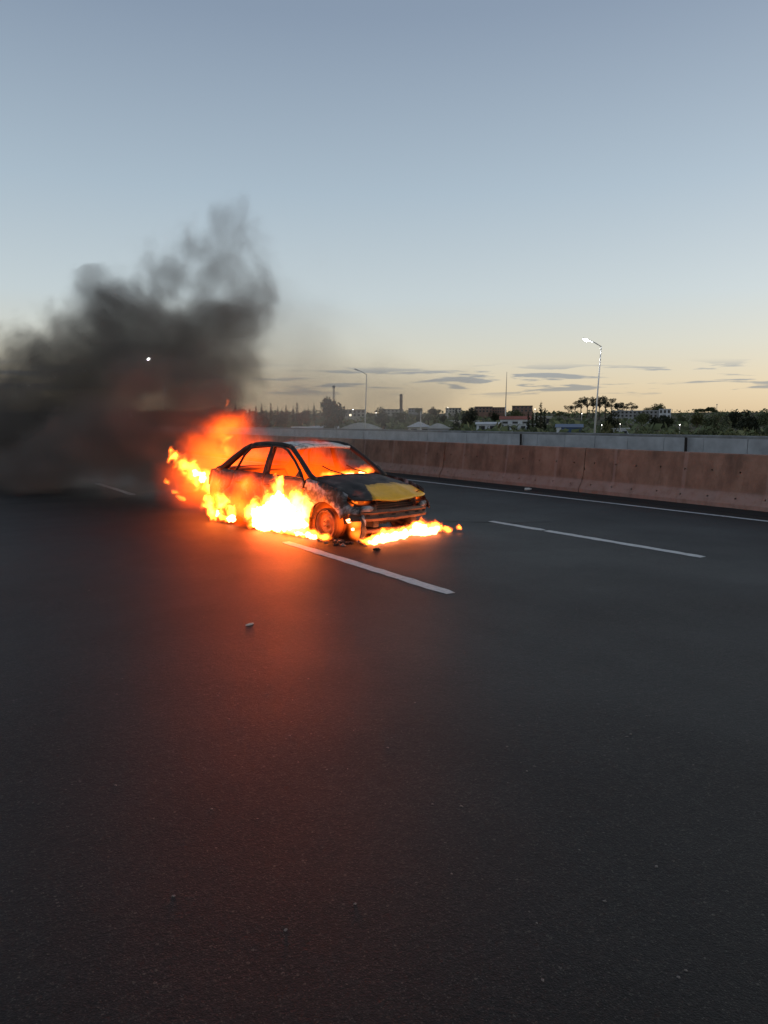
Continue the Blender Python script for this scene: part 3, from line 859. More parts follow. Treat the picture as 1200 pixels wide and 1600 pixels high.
def mast(bearing, D, top, r, label, lattice=False):
    p = site(bearing, D); h = top - p.z
    e = empty('radio_mast', p, 0, 1, label, 'mast')
    if lattice:
        for k in range(3):
            a = 2 * math.pi * k / 3
            MB().tube([(r * math.cos(a), r * math.sin(a), 0), (r * .6 * math.cos(a), r * .6 * math.sin(a), h)], r * .2, 5).build('leg', M['grey_wall'], e)
        for i in range(int(h / (r * 3))):
            z = i * r * 3; k = 1 - .4 * z / h
            MB().tube([(r * k * math.cos(2 * math.pi * j / 3), r * k * math.sin(2 * math.pi * j / 3), z + j * r) for j in range(4)], r * .1, 4).build('brace', M['grey_wall'], e)
        MB().lathe([(0, 0), (r * 1.2, 0), (r * 1.2, 1.2), (0, 1.2)], 8, c=(0, 0, h - 1.5)).build('antenna', M['grey_wall'], e)
    else:
        MB().tube([(0, 0, 0), (0, 0, h * .4)], r, 7).build('lower_pole', M['galv'], e)
        MB().tube([(0, 0, h * .4), (h * .012, 0, h)], [r * .8, r * .3], 7).build('upper_pole', M['grey_wall'], e)
    return e


mast(41.2, 260, 17.6, .20, 'tall thin pole mast above the white sheds of the town')
mast(28.6, 420, 20.5, .7, 'lattice radio mast behind the round dark tree', True)
mast(55.5, 1300, 27, .8, 'faint thin mast on the ridge near the round hilltop trees', True)

# ------------------------------------------------------------------ buildings
def building(bearing, D, wd, dp, z0, z1, wall, label, cat='building', roof='flat', roofm='dark_roof', rot=0.0, rows=0, cols=0, rh=1.0, side_mat=None, lit=0, group=None, door=True, name='town_house'):
    """z0, z1: wall foot and eaves in world height"""
    p = site(bearing, D); foot = min(p.z, z0) - .3
    e = empty(name, (p.x, p.y, foot), R(-bearing + rot), 1, label, cat, group)
    H = z1 - foot; hw, hd = wd / 2, dp / 2
    MB().box((-hw, -hd, 0), (hw, hd, H)).build('wall', M[wall], e)
    if side_mat:
        MB().box((-hw - .06, -hd - .06, 0.02), (-hw + wd * .18, hd + .06, H + .02)).build('end_wall', M[side_mat], e)
    if roof == 'flat':
        r = MB().box((-hw - .2, -hd - .2, H), (hw + .2, hd + .2, H + rh * .35)).build('roof', M[roofm], e)
    elif roof == 'hip':
        k = min(hw, hd) * .9
        V = [(-hw - .4, -hd - .4, H), (hw + .4, -hd - .4, H), (hw + .4, hd + .4, H), (-hw - .4, hd + .4, H), (-hw + k, 0, H + rh), (hw - k, 0, H + rh)]
        r = MB().add(V, [(0, 1, 5, 4), (1, 2, 5), (2, 3, 4, 5), (3, 0, 4), (3, 2, 1, 0)]).build('roof', M[roofm], e)
    elif roof == 'vault':
        prof = [(-hd - .3, 0)] + [(-(hd + .3) * math.cos(math.pi * i / 10), rh * math.sin(math.pi * i / 10)) for i in range(1, 10)] + [(hd + .3, 0)]
        prof = [(-hw - .3 + (2 * hw + .6) * i / 12, rh * (1 - abs(2 * i / 12 - 1) ** 1.7)) for i in range(13)]
        r = MB().extr(prof, 'y', -hd - .3, hd + .3).build('roof', M[roofm], e, loc=(0, 0, H))
    else:
        r = MB().extr([(-hd - .3, 0), (hd + .3, 0), (0, rh)], 'x', -hw - .3, hw + .3).build('roof', M[roofm], e, loc=(0, 0, H))
    vis = z1 - z0
    k = 0
    for i in range(rows):
        for j in range(cols):
            cx = -hw + wd * (j + .5) / cols; cz = H - vis + vis * (i + .55) / rows
            ww = min(1.2, wd / cols * .25); wh = min(.75, vis / rows * .28)
            f = MB().box((cx - ww - .08, -hd - .06, cz - wh - .08), (cx + ww + .08, -hd + .01, cz + wh + .08)).build('window', M['grey_wall'], e)
            k += 1
            MB().box((cx - ww, -hd - .075, cz - wh), (cx + ww, -hd - .055, cz + wh)).build('pane', M['warm_lamp'] if k in (lit if isinstance(lit, (list, tuple)) else ()) else M['glass'], f)
    return e


B = building
# near rows of low sheds behind the parapet
B(30.6, 150, 7.6, 8, -2, .15, 'cream_wall', 'low shed with broad pale domed metal roof behind the unlit lamp', roof='vault', roofm='tin_roof', rh=1.15, rows=1, cols=3, name='shed')
B(27.9, 150, 5.0, 6, -2, .1, 'cream_wall', 'low shed with flat pale metal roof half lost in smoke', roof='gable', roofm='tin_roof', rh=.6, rows=1, cols=2, name='shed')
B(26.2, 140, 3.2, 5, -2, .4, 'white_wall', 'small white walled shed nearest the burning car roof', roof='flat', roofm='white_wall', rh=.6, rows=1, cols=1, name='shed')
B(34.9, 165, 4.6, 5, -2, .35, 'cream_wall', 'small pavilion with pointed hipped pale roof by the white post', roof='hip', roofm='tin_roof', rh=1.1, rows=1, cols=2, name='shed')
B(36.3, 160, 4.2, 6, -2, .1, 'grey_wall', 'low grey shed with shallow vaulted roof next to the dark conifer', roof='vault', roofm='tin_roof', rh=1.0, rows=1, cols=2, name='shed')
B(39.9, 170, 4.6, 6, -1.2, .9, 'white_wall', 'whitish blue house with two windows left of the pole mast', roof='gable', roofm='tin_roof', rh=.5, rows=1, cols=2)
B(42.2, 190, 7.4, 6, -1.5, .75, 'white_wall', 'long low white shed at the foot of the pole mast', roof='flat', roofm='tin_roof', rh=.5, rows=1, cols=4, name='shed')
B(41.9, 215, 8.0, 6, -1, 2.0, 'white_wall', 'pale house with red painted gable roof behind the long white shed', roof='gable', roofm='red_roof', rh=.9, rows=1, cols=3)
B(38.2, 230, 9.0, 5, -1, 1.6, 'cream_wall', 'long low cream wall building behind the dark conifer', roof='flat', roofm='tin_roof', rh=.4, rows=1, cols=5)
B(45.75, 140, 4.2, 7, -2, .55, 'blue_tin', 'blue metal warehouse with a white end wall beside green bushes', roof='gable', roofm='blue_tin', rh=.55, side_mat='white_wall', rows=1, cols=2, name='warehouse')
B(49.3, 150, 2.9, 4, -2, .15, 'white_wall', 'tiny white flat roofed hut right of the lit lamp pole', roof='flat', roofm='tin_roof', rh=.5, rows=1, cols=2, name='hut')
B(44.0, 260, 4.4, 6, 0, 2.9, 'cream_wall', 'small cream house right of the cypress clump', roof='flat', roofm='tin_roof', rh=.5, rows=1, cols=2)
# the long pale block on the slope
B(50.35, 420, 24, 9, 3.2, 6.6, 'grey_wall', 'long pale two storey block with rows of windows on the slope', roof='flat', roofm='white_wall', rh=.6, rows=2, cols=12, name='apartment_block')
B(52.2, 418, 5.6, 10, 2.2, 7.3, 'white_wall', 'taller white end block at the right of the long pale block', roof='flat', roofm='white_wall', rh=.6, rows=2, cols=3, name='apartment_block')
# flat roofed blocks along the ridge
for k, (b, D, wd, z1, wl, txt) in enumerate((
        (39.6, 640, 14, 12.6, 'brick_wall', 'brown flat roofed ridge block left of the pole mast'),
        (40.7, 650, 10, 12.2, 'brick_wall', 'smaller brown ridge block just left of the pole mast'),
        (42.4, 600, 15, 12.5, 'brick_wall', 'dark roofed ridge block between the mast and the cypress clump'),
        (32.9, 700, 18, 11.5, 'cream_wall', 'pale ridge block to the left of the brown tower'),
        (30.1, 520, 14, 8.6, 'cream_wall', 'lit cream building at the foot of the hill behind the unlit lamp'),
        (28.9, 500, 10, 8.0, 'cream_wall', 'lit cream building just right of the round dark tree'),
        (34.6, 900, 16, 15.5, 'grey_wall', 'grey ridge block to the right of the brown tower'),
        (37.4, 760, 15, 13.5, 'cream_wall', 'pale ridge block above the dark conifer'))):
    B(b, D, wd, 9, z1 - 4.6, z1, wl, txt, roof='flat', roofm='dark_roof', rh=1.2, rows=2, cols=5, lit=((2,) if wl == 'cream_wall' and D < 560 else ()), name='apartment_block', rot=random.uniform(-6, 6))
# brown tower
p = site(33.55, 900)
e = empty('brick_tower', (p.x, p.y, p.z), R(-33), 1, 'slender brown brick tower with rounded top on the far ridge', 'tower')
MB().box((-1.7, -1.7, 0), (1.7, 1.7, 30 - p.z)).build('shaft', M['brick_wall'], e)
for i in range(6):
    for j in (-.7, .7):
        MB().box((j - .3, -1.78, 9 + i * 3.2 - p.z), (j + .3, -1.69, 11 + i * 3.2 - p.z)).build('window', M['glass'], e)
MB().lathe([(1.75, 30), (1.9, 30.4), (1.6, 31.4), (.9, 32.2), (0, 32.5)], 16, c=(0, 0, -p.z)).build('dome', M['dark_roof'], e, sm=True)
B(33.4, 890, 9, 9, 8, 12.5, 'brick_wall', 'brown church nave at the foot of the brick tower', roof='gable', roofm='dark_roof', rh=2, rows=1, cols=4, name='church')
# thin white pole by the pavilion
p = site(35.0, 158)
e = empty('flag_pole', p, 0, 1, 'short thin white pole standing behind the hipped pavilion', 'pole')
MB().tube([(0, 0, 0), (0, 0, 3.4 - p.z)], [.12, .08], 7).build('shaft', M['galv'], e)
MB().lathe([(0, -.12), (.12, 0), (0, .12)], 8, c=(0, 0, 3.5 - p.z)).build('finial', M['galv'], e)
# lit yard lamps of the town
for (b, D, h) in ((30.0, 420, 7.6), (31.7, 380, 5.4), (33.8, 300, 4.0), (37.0, 320, 7.0), (43.3, 420, 7.7), (48.0, 125, 1.0), (49.25, 130, 1.15), (49.0, 420, 5.0), (51.7, 480, 7.2), (53.2, 130, 1.05), (56.8, 520, 6.5), (46.6, 480, 5.8)):
    p = site(b, D)
    hh = max(1.5, h - p.z)
    e = empty('yard_lamp', p, 0, 1, 'small lit white yard lamp among the trees and houses', 'light', 'lit yard lamps of the town')
    MB().tube([(0, 0, 0), (0, 0, hh)], .05 * D / 150, 5).build('post', M['galv'], e)
    r = .075 * D / 150 * random.uniform(.7, 1.3)
    MB().lathe([(0, -r), (r * .8, -r * .5), (r, 0), (r * .7, r * .6), (0, r)], 8, c=(0, 0, hh)).build('lens', M['far_lamp'], e)

# ------------------------------------------------------------------ trees
def crown_mesh(clumps, n, leaf, seed, matn):
    rnd = random.Random(seed); m = MB()
    tot = sum(c[1][0] * c[1][1] * c[1][2] for c in clumps)
    for (c, r) in clumps:
        k = max(30, int(n * (r[0] * r[1] * r[2]) / tot))
        for i in range(k):
            while True:
                q = Vector((rnd.uniform(-1, 1), rnd.uniform(-1, 1), rnd.uniform(-1, 1)))
                if .15 < q.length < 1: break
            if mnoise.noise(q * 2.3 + Vector((seed, c[0] * 3, c[2]))) < -.12: continue
            p = Vector((c[0] + q.x * r[0], c[1] + q.y * r[1], c[2] + q.z * r[2]))
            u = Vector((rnd.gauss(0, 1), rnd.gauss(0, 1), rnd.gauss(0, 1))).normalized()
            v = u.orthogonal().normalized(); s = leaf * rnd.uniform(.6, 1.4)
            m.add([p - u * s, p - v * s * .6, p + u * s, p + v * s * .6], [(0, 1, 2, 3)])
    return m.mesh('crown', M[matn])


def tree_proto(kind, seed):
    rnd = random.Random(seed)
    t = MB(); limbs = []
    if kind == 'round':
        cl = [((rnd.uniform(-.22, .22), rnd.uniform(-.22, .22), rnd.uniform(.45, .75)), (rnd.uniform(.2, .32),) * 2 + (rnd.uniform(.18, .28),)) for _ in range(7)]
        t.tube([(0, 0, 0), (.01, 0, .25), (0, .01, .5)], [.035, .028, .015], 7); n, lf, mt = 2400, .035, 'leaf_mid' if seed != 8 else 'leaf_olive'
        top = .3
    elif kind == 'dark':
        cl = [((rnd.uniform(-.18, .18), rnd.uniform(-.18, .18), rnd.uniform(.3, .78)), (rnd.uniform(.2, .3),) * 2 + (.22,)) for _ in range(8)]
        t.tube([(0, 0, 0), (.01, 0, .25), (0, .01, .5)], [.035, .028, .015], 7); n, lf, mt = 3200, .034, 'leaf_dark'; top = .25
    elif kind == 'cypress':
        cl = [((rnd.uniform(-.012, .012), 0, .12 + .8 * i / 8), (.075 * (1 - (i / 9) ** 2) + .015,) * 2 + (.13,)) for i in range(9)]
        t.tube([(0, 0, 0), (0, 0, .9)], [.02, .004], 6); n, lf, mt = 900, .022, 'leaf_dark'; top = .1
    elif kind == 'conifer':
        cl = [((0, 0, .12 + .8 * i / 8), (.26 * (1 - i / 9) + .02,) * 2 + (.08,)) for i in range(9)]
        t.tube([(0, 0, 0), (0, 0, .95)], [.03, .004], 6); n, lf, mt = 1200, .028, 'leaf_dark'; top = .1
    elif kind == 'gum':
        cl = [((rnd.uniform(-.25, .25), rnd.uniform(-.25, .25), rnd.uniform(.6, .93)), (rnd.uniform(.09, .15),) * 2 + (rnd.uniform(.07, .12),)) for _ in range(7)]
        t.tube([(0, 0, 0), (.01, 0, .4), (0, .01, .75)], [.028, .02, .01], 7); n, lf, mt = 800, .026, 'leaf_dark'; top = .45
    else:   # bush
        cl = [((rnd.uniform(-.45, .45), rnd.uniform(-.3, .3), rnd.uniform(.3, .6)), (rnd.uniform(.3, .45), rnd.uniform(.3, .4), rnd.uniform(.25, .38))) for _ in range(6)]
        t.tube([(0, 0, 0), (0, 0, .3)], [.05, .03], 6); n, lf, mt = 900, .05, 'leaf_olive' if seed % 2 else 'leaf_mid'; top = .15
    for c, r in cl:
        t.tube([(0, 0, top), (c[0] * .5, c[1] * .5, (top + c[2]) / 2 + .03), c], [.014, .009, .003], 5)
    return t.mesh('trunk', M['bark']), crown_mesh(cl, n, lf, seed, mt)


PROTO = {k: [tree_proto(k, s) for s in (3, 8, 14)] for k in ('round', 'dark', 'cypress', 'conifer', 'gum', 'bush')}
NAMES = {'round': 'leafy_tree', 'dark': 'dark_tree', 'cypress': 'cypress_tree', 'conifer': 'conifer_tree', 'gum': 'gum_tree', 'bush': 'bush'}
tcount = 0


def tree(kind, bearing, D, top, wide=1.0, label=None, group=None, foot=None, sink=.2):
    """top: crown top in world height; wide: crown spread relative to the kind's own"""
    global tcount
    p = site(bearing, D); p.z = (foot if foot is not None else p.z) - sink
    h = top - p.z
    e = empty(NAMES[kind], p, random.uniform(0, 6.28), 1, label, 'bush' if kind == 'bush' else 'tree', group)
    e.scale = (h * wide, h * wide, h)
    tr, cr = PROTO[kind][tcount % 3]; tcount += 1
    link('trunk', tr, e); link('crown', cr, e)
    return e


tree('dark', 28.5, 145, 6.2, .72, 'large round dark tree behind the low sheds in thin smoke')
tree('conifer', 37.6, 150, 4.0, .75, 'single dark pointed conifer behind the grey parapet')
tree('bush', 37.6, 140, .95, 1.0, 'broad dark bush at the foot of the pointed conifer')
for i, (b, t) in enumerate(((42.85, 3.6), (43.15, 4.0), (43.42, 4.1), (43.72, 6.1), (44.0, 4.6))):
    tree('cypress', b, 180 + 4 * i, t, 1.15, 'tall dark cypress in the close clump beside the green bush' if t > 6 else 'dark cypress in the close clump beside the green bush', 'cypress clump' if t < 6 else None)
tree('bush', 43.6, 120, .85, 1.15, 'dense green bush in front of the cypress clump')
for i in range(9):   # silhouetted ridge trees
    tree('gum', 45.7 + .42 * i, 560 + random.uniform(-30, 60), 13.5 + [0, 2.5, 5.0, 6.5, 4.5, 5.2, 5.8, 3.2, 2.0][i], 1.0 if i % 2 else 1.25, 'tall feathery tree on the ridge behind the lit lamp pole', 'feathery ridge trees')
for i, (b, t) in enumerate(((49.4, 14.0), (50.0, 14.5))):
    tree('gum', b, 560, t, 1.1, 'feathery tree on the ridge left of the long pale block', 'trees left of the pale block')
for i, (b, t) in enumerate(((51.15, 11.2), (51.75, 12.6))):
    tree('round', b, 500, t, .8, 'round tree rising behind the roof of the long pale block', 'trees behind the pale block')
for i, (b, t, wd) in enumerate(((46.3, .75, 1.4), (47.1, .8, 1.2), (48.45, 2.2, .5), (50.2, .9, 1.3), (51.3, 1.2, 1.2), (52.6, .9, 1.3), (53.9, 1.3, 1.1), (55.2, 1.9, 1.1), (56.4, .9, 1.2), (57.4, 1.5, 1.1), (58.6, 1.1, 1.3), (59.6, 1.6, 1.0))):
    tree('bush', b, random.uniform(95, 135), t, wd * .8, 'olive green bush just over the dark wall right of the blue warehouse', 'bushes over the wall')
for i, (b, D, t, k) in enumerate(((48.5, 150, 3.6, 'dark'), (51.5, 190, 3.0, 'dark'), (52.3, 200, 3.2, 'dark'), (54.3, 220, 4.3, 'round'), (55.5, 150, 3.3, 'round'), (56.5, 210, 4.3, 'dark'), (57.6, 170, 3.9, 'dark'), (58.6, 200, 4.4, 'round'), (50.7, 240, 4.3, 'round'))):
    tree(k, b, D, t, .95, ('leafy' if k == 'round' else 'dark') + ' tree in the scrub below the long pale block', 'trees below the pale block')
for i in range(11):
    tree('round', 54.3 + .12 * i + random.uniform(-.08, .08), 1150, 17 + random.uniform(0, 3.0) + 2 * math.exp(-((i - 6) / 2) ** 2), .9, 'round tree in the hilltop grove near the faint mast', 'hilltop grove')
for i in range(18):  # town trees
    b = 29.5 + 13 * random.random(); D = random.uniform(200, 520)
    tree(random.choice(('round', 'dark')), b, D, terrain_z(*site(b, D)[:2]) + random.uniform(3.5, 6.5), .9, 'town tree among the houses left of the cypress clump', 'town trees')
for i in range(16):
    b = 34 + 9 * random.random(); D = random.uniform(640, 1000)
    tree(random.choice(('round', 'dark')), b, D, terrain_z(*site(b, D)[:2]) + random.uniform(5, 8.5), .95, 'tree on the town ridge between the tower and the mast', 'town ridge trees')
for i in range(14):
    b = 44.3 + 14 * random.random(); D = random.uniform(300, 620)
    tree(random.choice(('round', 'dark', 'bush')), b, D, terrain_z(*site(b, D)[:2]) + random.uniform(2.5, 5.5), 1.1, 'low tree scattered over the hillside right of the cypress clump', 'hillside trees')
for i in range(16):   # row of small cypresses in the smoke
    tree('cypress', 21.4 + .38 * i + random.uniform(-.1, .1), 330, 8.0 + random.uniform(-1.8, 1.4), 1.2, 'slim cypress in the row seen dimly through the smoke', 'cypress row in the smoke')
for i in range(9):
    tree('dark', 14 + 1.55 * i, 190 + random.uniform(-20, 40), 4.4 + random.uniform(-.8, 1.4), 1.1, 'dark tree in the belt hidden by the drifting smoke', 'tree belt in the smoke')

# far scrub and woods that read as one mass
rnd = random.Random(5); m = MB()
for i in range(3600):
    b = rnd.uniform(12, 66); D = 110 * (1500 / 110) ** rnd.random()
    x, y = math.sin(R(b)) * D, math.cos(R(b)) * D
    if x < 42 or mnoise.noise(Vector((x * .012, y * .012, 7))) < -.05: continue
    z = terrain_z(x, y); s = rnd.uniform(.5, 1.5) * (1 + D / 600)
    for k in range(5):
        c = Vector((x + rnd.gauss(0, s), y + rnd.gauss(0, s), z + rnd.uniform(.0, s * 1.3)))
        u = Vector((rnd.gauss(0, 1), rnd.gauss(0, 1), rnd.gauss(0, 1))).normalized() * s * .6; v = u.orthogonal().normalized() * s * .45
        m.add([c - u, c - v, c + u, c + v], [(0, 1, 2, 3)])
tag(m.build('scrub', M['leaf_mid']), 'low dark green scrub covering the far hillside', 'scrub', kind='stuff')

# ------------------------------------------------------------------ smoke and fire
def envelope(blobs, grow, voxel, disp, dscale, seed, zmin=None):
    bm = bmesh.new()
    for c, r in blobs:
        mt = Matrix.Translation(c) @ Matrix.Diagonal((r[0] * grow, r[1] * grow, r[2] * grow, 1))
        bmesh.ops.create_icosphere(bm, subdivisions=3, radius=1, matrix=mt)
    me = bpy.data.meshes.new('t'); bm.to_mesh(me); bm.free()
    o = bpy.data.objects.new('t', me); COL.objects.link(o)
    md = o.modifiers.new('r', 'REMESH'); md.mode = 'VOXEL'; md.voxel_size = voxel
    dg = bpy.context.evaluated_depsgraph_get()
    out = bpy.data.meshes.new_from_object(o.evaluated_get(dg))
    bpy.data.objects.remove(o)
    if disp:
        nrm = [v.normal.copy() for v in out.vertices]
        for v, n in zip(out.vertices, nrm):
            q = v.co * dscale + Vector((seed, seed * .3, 0))
            v.co += n * disp * (mnoise.fractal(q, .8, 2.1, 4))
    if zmin is not None:
        for v in out.vertices: v.co.z = max(v.co.z, zmin)
    for p in out.polygons: p.use_smooth = True
    return out


def blob_field(nt, co, blobs, k):
    d = None
    for c, r in blobs:
        q = vm(nt, 'MULTIPLY', vm(nt, 'SUBTRACT', co, tuple(c)), tuple(1 / a for a in r))
        l = vm(nt, 'LENGTH', q)
        d = l if d is None else mth(nt, 'SMOOTH_MIN', d, l, k)
    return d


def vol_mat(name):
    m = bpy.data.materials.new(name); m.use_nodes = True; nt = m.node_tree; nt.nodes.clear()
    out = nt.nodes.new('ShaderNodeOutputMaterial')
    co = N(nt, 'ShaderNodeTexCoord').outputs['Object']
    return m, nt, out, co


def smoke_mat(name, blobs, dens, lo, hi, scale, amp, warp, color, rate, detail=4, aniso=0.0, stretch=(1, 1, 1), k=.35):
    m, nt, out, co = vol_mat(name)
    wv = vm(nt, 'SUBTRACT', fbm(nt, co, scale * .45, 1, .5, col=True), (.5, .5, .5))
    cw = vm(nt, 'ADD', co, vm(nt, 'MULTIPLY', wv, (warp,) * 3))
    n = fbm(nt, vm(nt, 'MULTIPLY', cw, stretch), scale, detail, .58)
    d = blob_field(nt, cw, blobs, k)
    f = mth(nt, 'ADD', mth(nt, 'SUBTRACT', 1.0, d), mth(nt, 'MULTIPLY', mth(nt, 'SUBTRACT', n, .5), amp))
    de = mth(nt, 'MULTIPLY', smooth(nt, f, lo, hi), dens)
    v = N(nt, 'ShaderNodeVolumePrincipled', Color=(*color, 1), Density=de, Anisotropy=aniso)
    nt.links.new(v.outputs[0], out.inputs['Volume'])
    m.cycles.volume_step_rate = rate
    return m


def smoke_obj(name, blobs, parent, grow, voxel, disp, dscale, seed, zmin=.01, **kw):
    me = envelope(blobs, grow, voxel, disp, dscale, seed, zmin)
    me.materials.append(smoke_mat(name, blobs, **kw))
    return link(name, me, parent)


SM = empty('smoke_plume', (0, 0, 0), 0, 1, 'dark grey smoke plume blowing back from the rear of the burning car', 'smoke')
B1 = [((5.3, 15.0, 1.7), (.9, .9, .9)), ((4.9, 16.2, 1.9), (1.3, 1.5, 1.35)), ((6.1, 18.2, 3.1), (1.9, 1.9, 1.6)), ((5.4, 21.3, 3.7), (2.3, 2.3, 1.8)),
      ((6.9, 19.0, 4.0), (1.3, 1.4, 1.1)), ((4.4, 23.6, 2.6), (2.6, 2.8, 2.2)), ((3.0, 27, 1.7), (2.8, 3.0, 1.9)), ((4.6, 21.0, 1.1), (2.0, 2.4, 1.3)), ((1.2, 30.5, 1.2), (3.2, 3.2, 1.7)), ((2.9, 20.6, .6), (1.7, 2.2, .95)), ((.4, 26.0, .8), (2.5, 3.0, 1.2)), ((4.5, 17.6, 1.1), (1.8, 2.0, 1.4)), ((5.7, 16.6, 2.3), (1.4, 1.5, 1.5))]
smoke_obj('dark_smoke', B1, SM, 1.22, .22, .35, .55, 2.0, dens=1.0, lo=.0, hi=.62, scale=1.0, amp=2.0, warp=1.2, color=(.27, .24, .218), rate=.24, detail=5)
B2 = [((5.0, 20.8, 4.8), (1.3, 1.3, .8)), ((5.9, 19.9, 5.2), (1.3, 1.2, 1.0)), ((6.8, 19.0, 5.5), (1.3, 1.2, 1.1)), ((7.45, 18.6, 5.7), (1.0, 1.1, 1.2)), ((7.2, 18.7, 6.5), (.75, .8, .8)), ((7.7, 18.4, 4.7), (1.0, 1.2, 1.4))]
smoke_obj('upper_smoke', B2, SM, 1.25, .2, .3, .8, 5.0, dens=1.1, lo=.1, hi=1.1, scale=1.5, amp=2.2, warp=1.0, color=(.40, .375, .355), rate=.24, detail=5, stretch=(1, 1, .8))
B3 = [((9.2, 19.9, 3.5), (2.6, 2.2, 2.7)), ((11.9, 21.4, 2.7), (3.0, 2.4, 1.9)), ((15.6, 23.0, 2.5), (3.0, 2.4, 1.6)), ((7.6, 16.4, 1.9), (2.0, 1.6, 1.3))]
smoke_obj('thin_smoke', B3, SM, 1.2, .3, .3, .5, 9.0, dens=.22, lo=-.05, hi=1.0, scale=.55, amp=1.4, warp=1.2, color=(.70, .655, .59), rate=.4, detail=2)


def flame_mat(name, blobs, strength, lo, hi, scale, amp, warp, stretch, rate, k=.3, hot=(1, .20, .018), cool=(1, .085, .003), power=1.6, soot=0.0, detail=5):
    m, nt, out, co = vol_mat(name)
    wv = vm(nt, 'SUBTRACT', fbm(nt, co, scale * .5, 1, .5, col=True), (.5, .5, .5))
    cw = vm(nt, 'ADD', co, vm(nt, 'MULTIPLY', wv, (warp,) * 3))
    n = fbm(nt, vm(nt, 'MULTIPLY', cw, stretch), scale, detail, .70)
    d = blob_field(nt, cw, blobs, k)
    f = mth(nt, 'ADD', mth(nt, 'SUBTRACT', 1.0, d), mth(nt, 'MULTIPLY', mth(nt, 'SUBTRACT', n, .5), amp))
    s = smooth(nt, f, lo, hi)
    e = N(nt, 'ShaderNodeEmission', Color=mixc(nt, s, cool, hot), Strength=mth(nt, 'MULTIPLY', mth(nt, 'POWER', s, power), strength))
    sh = e.outputs[0]
    if soot:
        a = N(nt, 'ShaderNodeVolumeAbsorption', Color=(.03, .02, .015, 1), Density=mth(nt, 'MULTIPLY', s, soot))
        sh = N(nt, 'ShaderNodeAddShader', i0=sh, i1=a.outputs[0]).outputs[0]
    nt.links.new(sh, out.inputs['Volume'])
    m.cycles.volume_step_rate = rate
    return m


def core_mat(name, col, st):
    m = bpy.data.materials.new(name); m.use_nodes = True; nt = m.node_tree; nt.nodes.clear()
    out = nt.nodes.new('ShaderNodeOutputMaterial')
    e = N(nt, 'ShaderNodeEmission', Color=(*col, 1), Strength=st)
    nt.links.new(e.outputs[0], out.inputs['Surface'])
    return m


CORE = core_mat('flame_core', (1, .12, .024), 32.0)
CORE_LOW = core_mat('thin_flame_core', (1, .24, .085), 9.0)


def fire(base, blobs, label, cores=(), grow=1.25, voxel=.04, disp=.05, dscale=5.0, seed=1.0, name='fire', cdisp=.05, zmin=.004, core=None, **kw):
    """blobs and cores in car axes, relative to base (also car axes)"""
    loc = carw(*base)
    o0 = empty(name, loc, R(-79.7), 1.04, label, 'fire', 'flames of the burning car')
    me = envelope(blobs, grow, voxel, disp, dscale, seed, zmin - base[2])
    me.materials.append(flame_mat(name, blobs, **kw)); link('flame', me, o0)
    if cores:
        me = envelope(cores, 1.0, .022, cdisp, 9.0, seed + 3, zmin - base[2])
        bm = bmesh.new(); bm.from_mesh(me); bm.verts.ensure_lookup_table(); seen = set()
        for v0 in bm.verts:             # one object for each separate tongue
            if v0.index in seen: continue
            st, isl = [v0], set()
            while st:
                v = st.pop()
                if v.index in isl: continue
                isl.add(v.index); st += [e.other_vert(v) for e in v.link_edges]
            seen |= isl
            idx = {j: i for i, j in enumerate(sorted(isl))}
            pm = MB(); pm.v = [tuple(bm.verts[j].co) for j in sorted(isl)]
            pm.f = [tuple(idx[v.index] for v in f.verts) for f in bm.faces if f.verts[0].index in isl]
            pm.build('white_core', core or CORE, o0, sm=True)
        bm.free()
    return o0


# side fire between the wheels
fire((-.95, -.95, 0), [((-.45, 0, .22), (.38, .13, .30)), ((.0, 0, .32), (.42, .14, .42)), ((.10, .02, .66), (.17, .10, .34)), ((.50, .02, .36), (.42, .13, .42)), ((.35, 0, .12), (.7, .13, .16)), ((-.30, 0, .12), (.5, .13, .14))],
     'large white hot fire along the near doors of the burning car',
     cores=[((-.34, 0, .19), (.24, .10, .15)), ((-.02, 0, .26), (.26, .11, .22)), ((.26, 0, .27), (.26, .10, .18)), ((.07, 0, .46), (.08, .06, .14)), ((.50, .03, .24), (.14, .07, .12))],
     cdisp=.10, strength=100, lo=.20, hi=.60, scale=8.5, amp=1.9, warp=.22, stretch=(1, .5, .6), rate=.08, seed=1.0, power=1.8)
# rear wheel fire
fire((-2.5, -.93, 0), [((-.30, 0, .24), (.28, .11, .26)), ((.05, 0, .32), (.24, .10, .28)), ((.30, 0, .18), (.22, .10, .22)), ((.02, 0, .10), (.5, .10, .12))],
     'smaller ragged yellow fire at the near rear wheel of the burning car',
     cores=[((.30, 0, .09), (.10, .05, .04)), ((-.12, 0, .16), (.045, .04, .06))],
     cdisp=.07, strength=60, lo=.24, hi=.70, scale=10.0, amp=2.1, warp=.22, stretch=(1, .5, .7), rate=.08, seed=4.0, core=CORE_LOW, power=1.6)
